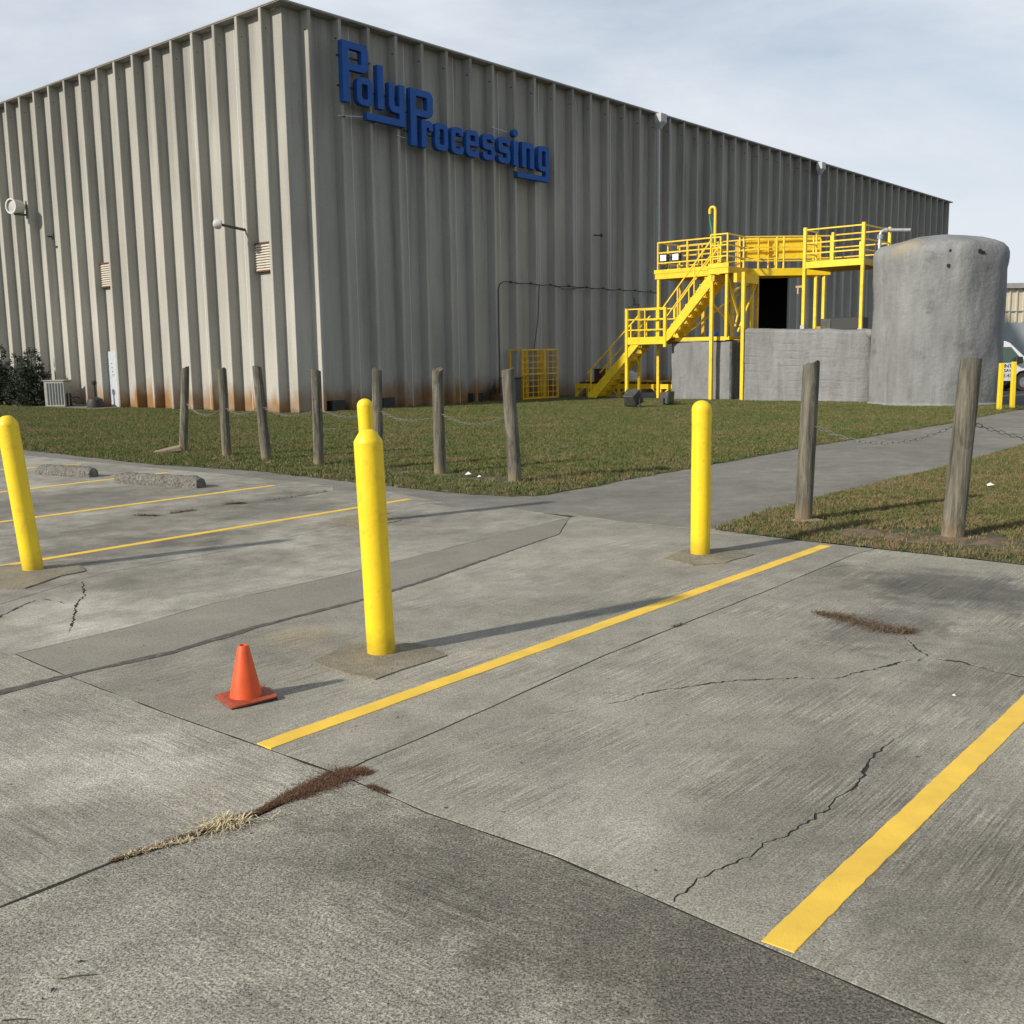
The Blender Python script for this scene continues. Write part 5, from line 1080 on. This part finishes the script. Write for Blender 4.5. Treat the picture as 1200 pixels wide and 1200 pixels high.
for i, (b, s, lab) in enumerate((((549, 563), .05, 'larger white scrap on the bare soil by the last posts'), ((562, 566), .032, 'smaller white scrap on the bare soil by the last posts'), ((1160, 577), .045, 'white scrap lying in the right grass triangle'))):
    p = g(*b); t = MB().add([(-s, -s * .6, .0), (s * .8, -s * .7, .01), (s, s * .6, 0), (-s * .7, s * .8, .01), (0, 0, s * .8)], [(0, 1, 4), (1, 2, 4), (2, 3, 4), (3, 0, 4), (3, 2, 1, 0)]).build('litter_scrap', 'litter_white'); t.location = (p.x, p.y, .085); tagp(t, lab, 'litter')
p = g(945, 617); t = MB().add([(.15 * math.cos(6.283 * k / 12) * (1 + .3 * math.sin(3 * k)), .08 * math.sin(6.283 * k / 12), 0) for k in range(12)] + [(.13 * math.cos(6.283 * k / 12) * (1 + .3 * math.sin(3 * k)), .065 * math.sin(6.283 * k / 12), .015) for k in range(12)], [tuple(range(12, 24))] + [(k, (k + 1) % 12, 12 + (k + 1) % 12, 12 + k) for k in range(12)]).build('concrete_collar', 'tan_stone'); t.location = (p.x, p.y, .06); tagp(t, 'pale broken concrete collar round the foot of the post at the grass tip', 'concrete')

# ------------------------------------------------------------------ wheel stops
def wheelstop(a, b, label):
    a = g(*a); b = g(*b); c_ = (a + b) / 2; an = math.atan2(b.y - a.y, b.x - a.x); Lh = 1.0
    Lh = (b - a).length / 2; t = thing('wheel_stop', c_, an, label, 'wheel stop', 'concrete wheel stops'); n = 26; vs = []; rn = random.Random(int(c_.x * 100))
    prof = [(-.105, 0), (-.105, .07), (-.085, .13), (-.045, .155), (.045, .155), (.085, .13), (.105, .07), (.105, 0)]
    for i in range(n + 1):
        x = -Lh + 2 * Lh * i / n; e_ = min(1, .82 + (Lh - abs(x)) * 1.5)
        for y, z_ in prof:
            w = 1 + .07 * noise.noise(Vector((x * 4, y * 20, z_ * 20 + c_.x))); vs.append((x, y * e_ * w, z_ * e_ * w))
    m_ = len(prof)
    MB().add(vs, [(i * m_ + j, (i + 1) * m_ + j, (i + 1) * m_ + j + 1, i * m_ + j + 1) for i in range(n) for j in range(m_ - 1)] + [tuple(range(m_)), tuple(n * m_ + j for j in range(m_))]).build('stop_body', 'aggregate_concrete', t, smooth=True)
    for x in (-.55 * Lh, .55 * Lh): MB().lathe([(0, .160), (.014, .160), (.016, .150)], 8, (x, 0, .0)).build('anchor_pin', 'brown_steel', t)
wheelstop((47, 555.5), (110, 559), 'farther concrete wheel stop, left of the other'); wheelstop((140, 565.5), (236, 571.5), 'nearer concrete wheel stop, right of the other')

# ------------------------------------------------------------------ cone
p = g(288.5, 819); t = thing('traffic_cone', (p.x, p.y, 0), .62, 'small faded orange traffic cone on the slab in front of the middle bollard', 'traffic cone')
MB().lathe([(.083, .016), (.080, .03), (.030, .275), (.026, .285), (.019, .287), (.017, .278), (.017, .2)], 32).build('cone_body', 'cone_orange', t, smooth=True)
s = .128; c4 = []
for sx, sy, a0 in ((1, 1, 0), (-1, 1, 90), (-1, -1, 180), (1, -1, 270)): c4 += [(sx * (s - .03) + .03 * math.cos(math.radians(a0 + k * 22.5)), sy * (s - .03) + .03 * math.sin(math.radians(a0 + k * 22.5))) for k in range(5)]
nb = len(c4); MB().add([(x, y, .012 + .005 * math.sin(9 * x)) for x, y in c4] + [(x, y, .019 + .005 * math.sin(9 * x)) for x, y in c4] + [(x * .80, y * .80, .021) for x, y in c4], [tuple(range(nb))[::-1], tuple(range(2 * nb, 3 * nb))] + [(i + j * nb, (i + 1) % nb + j * nb, (i + 1) % nb + (j + 1) * nb, i + (j + 1) * nb) for i in range(nb) for j in range(2)]).build('base_plate', 'cone_base', t)
MB().prism([(x * 1.0, y * 1.0) for x, y in [(-.122, -.122), (.122, -.122), (.122, .122), (-.122, .122)]], .001, .008).build('rubber_foot', 'black_rubber', t)

# ------------------------------------------------------------------ van, far building
VX = 21.32; t = thing('van', (VX, 44.2, 0), 0, 'white cargo van mostly hidden behind the tall tank', 'van')
body = [(-4.2, .42), (-3.75, .42), (-.42, .42), (-.40, .62), (-.25, .80), (0, .86), (.25, .80), (.40, .62), (.42, .40), (.85, .40), (.95, .55), (.93, .95), (.80, 1.10), (.15, 1.22), (-.62, 1.98), (-.80, 2.06), (-4.0, 2.08), (-4.2, 1.95)]
mb = MB(); n = len(body); ys = (-.98, .98)
mb.add([(x, ys[0] + (.16 * max(0, (z_ - 1.15)) if z_ > 1.15 else 0), z_) for x, z_ in body] + [(x, ys[1] - (.16 * max(0, (z_ - 1.15)) if z_ > 1.15 else 0), z_) for x, z_ in body], [tuple(range(n)), tuple(range(n, 2 * n))[::-1]] + [(i, (i + 1) % n, n + (i + 1) % n, n + i) for i in range(n)])
vb_ = mb.build('body', 'van_white', t, bevel=.03, seg=2)
MB().add([(-1.15, -.974, 1.20), (-.08, -.974, 1.20), (-.60, -.884, 1.82), (-1.15, -.884, 1.82)], [(0, 1, 2, 3)]).build('side_window', 'window_glass', t)
MB().add([(.14, -.85, 1.255), (.14, .85, 1.255), (-.585, .76, 1.975), (-.585, -.76, 1.975)], [(0, 1, 2, 3)]).build('windscreen', 'window_glass', t)
MB().bar((-1.2, -.99, .45), (-1.2, -.93, 1.95), .012).bar((.05, -.99, 1.2), (.05, -.99, .95), .012).build('door_seam', 'black_print', t)
MB().box(-.50, -.22, -1.20, -1.0, 1.14, 1.42).build('mirror', 'dark_plastic', t, bevel=.03)
for x in (0, -3.35):
    for y in (-.9, .72):
        e = MB().lathe([(.22, -.1), (.37, -.1), (.385, -.05), (.385, .05), (.37, .1), (.22, .1)], 26, (x, y + .09, .385), Matrix.Rotation(math.pi / 2, 3, 'X')).build('wheel', 'black_rubber', t, smooth=True)
        MB().lathe([(0, .03), (.10, .06), (.21, .04), (.23, .09), (.23, -.05), (0, -.05)], 20, (x, y + .09, .385), Matrix.Rotation(math.pi / 2, 3, 'X')).build('rim', 'steel_grey', e, smooth=True)
def text(s, size, loc, rot, mat, parent, ext_=.002, name='lettering'):
    cu = bpy.data.curves.new('txt', 'FONT'); cu.body = s; cu.size = size; cu.extrude = ext_; cu.align_x = 'RIGHT'; o = bpy.data.objects.new('txt', cu); col.objects.link(o); bpy.context.view_layer.update()
    me = bpy.data.meshes.new_from_object(o.evaluated_get(bpy.context.evaluated_depsgraph_get())); bpy.data.objects.remove(o); me.materials.append(MATS[mat]); e = link(name, me, parent); e.location = loc; e.rotation_euler = rot; return e
text('INTE', .22, (-.46, -.985, .98), (math.pi / 2, 0, 0), 'black_print', t); text('SAW', .18, (-.50, -.985, .80), (math.pi / 2, 0, 0), 'black_print', t); text('3-475', .20, (-.46, -.985, .58), (math.pi / 2, 0, 0), 'black_print', t)
t = thing('distant_warehouse', (33, 75, 0), 0, 'distant cream metal warehouse with a blue grey lower wall', 'building')
MB().box(-4, 40, 0, 30, 0, 3.6).build('block_wall', 'block_blue_grey', t)
MB().box(-4, 40, .05, 30, 3.6, 6.0).build('upper_wall', 'siding_cream', t)
rbm = MB().box(-.05, .05, -.03, .05, 3.62, 5.95).mesh('siding_rib', 'siding_cream')
for k in range(60): e = link('siding_rib', rbm, t); e.location = (-3.9 + .5 * k, 0, 0)
MB().box(-4.1, 40, -.05, .048, 4.38, 4.44).build('siding_trim', 'block_blue_grey', t)
MB().box(-4.2, 40.2, -.25, 30.2, 6.0, 6.35).build('roof', 'coping_white', t)

# ------------------------------------------------------------------ weeds and litter on the slabs
def tuftline(name, pts, n, w, h, mat, label, seed, flat=.25, blade=.0022, ln_=None):
    rn = random.Random(seed); mb = MB(); P = [Vector(p) for p, _ in pts]; Wd = [x for _, x in pts]; seg = [(P[i + 1] - P[i]).length for i in range(len(P) - 1)]; tot = sum(seg)
    for _ in range(n):
        d = rn.random() * tot; i = 0
        while d > seg[i] and i < len(seg) - 1: d -= seg[i]; i += 1
        f = min(1, d / seg[i]); c_ = P[i].lerp(P[i + 1], f); ww = Wd[i] * (1 - f) + Wd[i + 1] * f; c_ = c_ + Vector((rn.gauss(0, .42) * ww, rn.gauss(0, .42) * ww, 0))
        a = rn.uniform(0, 6.28); L_ = h * rn.uniform(.4, 1.2); b = Vector((math.cos(a), math.sin(a), 0)); el = abs(rn.gauss(0, flat)); tip = c_ + b * L_ * math.cos(el) + Vector((0, 0, L_ * math.sin(el) + .002)); sd_ = Vector((-b.y, b.x, 0)) * blade; md = c_.lerp(tip, .5) + Vector((0, 0, L_ * .12))
        z0 = Vector((0, 0, rn.uniform(0, .006)))
        mb.add([c_ - sd_ + z0, c_ + sd_ + z0, md + sd_ * .8 + z0, md - sd_ * .8 + z0, tip + z0], [(0, 1, 2, 3), (3, 2, 4)])
    o = mb.build(name, mat); tagp(o, label, kind='stuff'); return o
tuftline('dead_moss', [(g(432, 906), .02), (g(415, 905), .06), (g(398, 909), .09), (g(385, 916), .10), (g(362, 925), .07), (g(345, 933), .05), (g(320, 944), .02), (g(300, 955), .014)], 8000, .1, .017, 'brown_moss', 'patch of brown dead moss where the slab joints meet', 1, .22, .0016)
tuftline('dead_moss', [(g(320, 945), .012), (g(285, 958), .02), (g(240, 975), .025), (g(200, 987), .018), (g(130, 1011), .006)], 1500, .1, .018, 'brown_moss', 'brown moss strung along the joint towards the lower left', 2, .25, .0016)
tuftline('dead_moss', [(g(432, 922), .02), (g(455, 930), .012)], 300, .1, .016, 'brown_moss', 'small separate clump of brown moss right of the junction', 12, .4, .0016)
def rosette(px, py, n, L0, mat, label, seed, spread=.06):
    p = g(px, py); rn = random.Random(seed); mb = MB()
    for _ in range(n):
        a = rn.uniform(0, 6.28); L_ = L0 * rn.uniform(.5, 1.15); c_ = Vector((rn.gauss(0, spread), rn.gauss(0, spread * .45), 0)); b = Vector((math.cos(a), math.sin(a), 0)); sd_ = Vector((-b.y, b.x, 0)) * .0022; h_ = L_ * rn.uniform(.08, .34)
        m1 = c_ + b * L_ * .5 + Vector((0, 0, h_)); tp = c_ + b * L_ + Vector((0, 0, h_ * rn.uniform(.1, .9)))
        mb.add([c_ - sd_, c_ + sd_, m1 + sd_, m1 - sd_, tp], [(0, 1, 2, 3), (3, 2, 4)])
    o = mb.build('grass_tuft', mat); o.location = (p.x, p.y, .003); o.rotation_euler = (0, 0, .35); tagp(o, label, 'grass tuft'); return o
rosette(266, 967, 230, .085, 'straw', 'flattened tuft of pale straw in the joint at lower left', 5, .045)
tuftline('straw_litter', [(g(225, 985), .01), (g(180, 995), .012), (g(145, 1005), .008)], 260, .1, .03, 'straw', 'thin line of straw further down the same joint', 6, .2)
tuftline('dry_weeds', [(g(960, 719), .05), (g(985, 724), .12), (g(1010, 731), .16), (g(1035, 738), .13), (g(1060, 742), .07), (g(1066, 738), .04)], 1100, .1, .06, 'dry_weed', 'sprawling brown weeds in the crack on the right slab', 7, .22)
tuftline('dry_weeds', [(g(160, 604), .03), (g(185, 605), .05)], 260, .1, .05, 'dry_weed', 'left clump of brown weeds between the stall lines', 8, .3)
tuftline('dry_weeds', [(g(200, 602), .03), (g(228, 598), .05)], 260, .1, .05, 'dry_weed', 'second clump of brown weeds between the stall lines', 9, .3)
tuftline('dry_weeds', [(g(265, 591), .05), (g(288, 590), .04)], 300, .1, .06, 'dry_weed', 'third clump of brown weeds between the stall lines', 10, .3)
tuftline('dry_weeds', [(g(310, 587), .03), (g(342, 583), .04), (g(384, 576), .01)], 300, .1, .05, 'dry_weed', 'rightmost string of brown weeds between the stall lines', 11, .3)
tuftline('dry_weeds', [(g(789, 735), .01), (g(800, 732), .012)], 60, .1, .03, 'dry_weed', 'tiny weed sprig in the joint beside the long stall line', 13, .4)
tuftline('leaf_litter', [(B(9.9, .8), .3), (B(12.3, .7), .35), (B(12.6, .9), .2)], 200, .1, .12, 'leaf_litter', 'dead stalks at the foot of the yellow grid cage', 14, .9, .006)
p = g(786, 476.5); tuftline('dry_weeds', [(p + Vector((-.2, 0, 0)), .12), (p + Vector((.25, 0, 0)), .12)], 200, .1, .28, 'dry_weed', 'weeds round the right floodlight', 15, .9, .006)
tuftline('climbing_weeds', [(B(8.7, .4, .1), .25), (B(9.0, .25, .5), .25)], 150, .1, .5, 'conifer_leaf', 'thin weeds growing up the wall by the grey bin', 16, 1.0, .006)
for i, (px, py, s, lab) in enumerate(((94, 1128, .011, 'dark leaf scrap near the lower left corner'), (62, 1161, .013, 'dark curled leaf in the lower left corner'), (50, 1172, .008, 'tiny dark crumb in the lower left corner'), (155, 946, .006, 'dark speck left of the straw tuft'), (1085, 788, .009, 'brown leaf beside the crack on the right slab'))):
    p = g(px, py); o = MB().add([(-s, 0, 0), (0, -s * .4, .003), (s * 1.2, s * .1, 0), (0, s * .5, .004), (0, 0, .006)], [(0, 1, 4), (1, 2, 4), (2, 3, 4), (3, 0, 4)]).build('dead_leaf', 'dark_twig' if i < 4 else 'leaf_litter'); o.location = (p.x, p.y, .002); o.rotation_euler = (0, 0, i * 1.3 + .3); tagp(o, lab, 'leaf')
for i, (px, py, a, L_, lab) in enumerate(((92, 1146, .2, .05, 'thin twig lying in the lower left corner'), (20, 1197, .05, .04, 'thin twig cut by the bottom picture edge'))):
    p = g(px, py); o = MB().tube([(-L_, 0, .003), (0, .004, .004), (L_, 0, .003)], .0015, 5).build('twig', 'dark_twig'); o.location = (p.x, p.y, .001); o.rotation_euler = (0, 0, a); tagp(o, lab, 'twig')
p = g(1118, 815); o = MB().add([(-.008, -.008, 0), (.008, -.007, 0), (.007, .008, 0), (-.007, .008, 0), (0, 0, .009)], [(0, 1, 4), (1, 2, 4), (2, 3, 4), (3, 0, 4)]).build('pebble', 'litter_white'); o.location = (p.x, p.y, .001); tagp(o, 'tiny white pebble right of the crack', 'pebble')
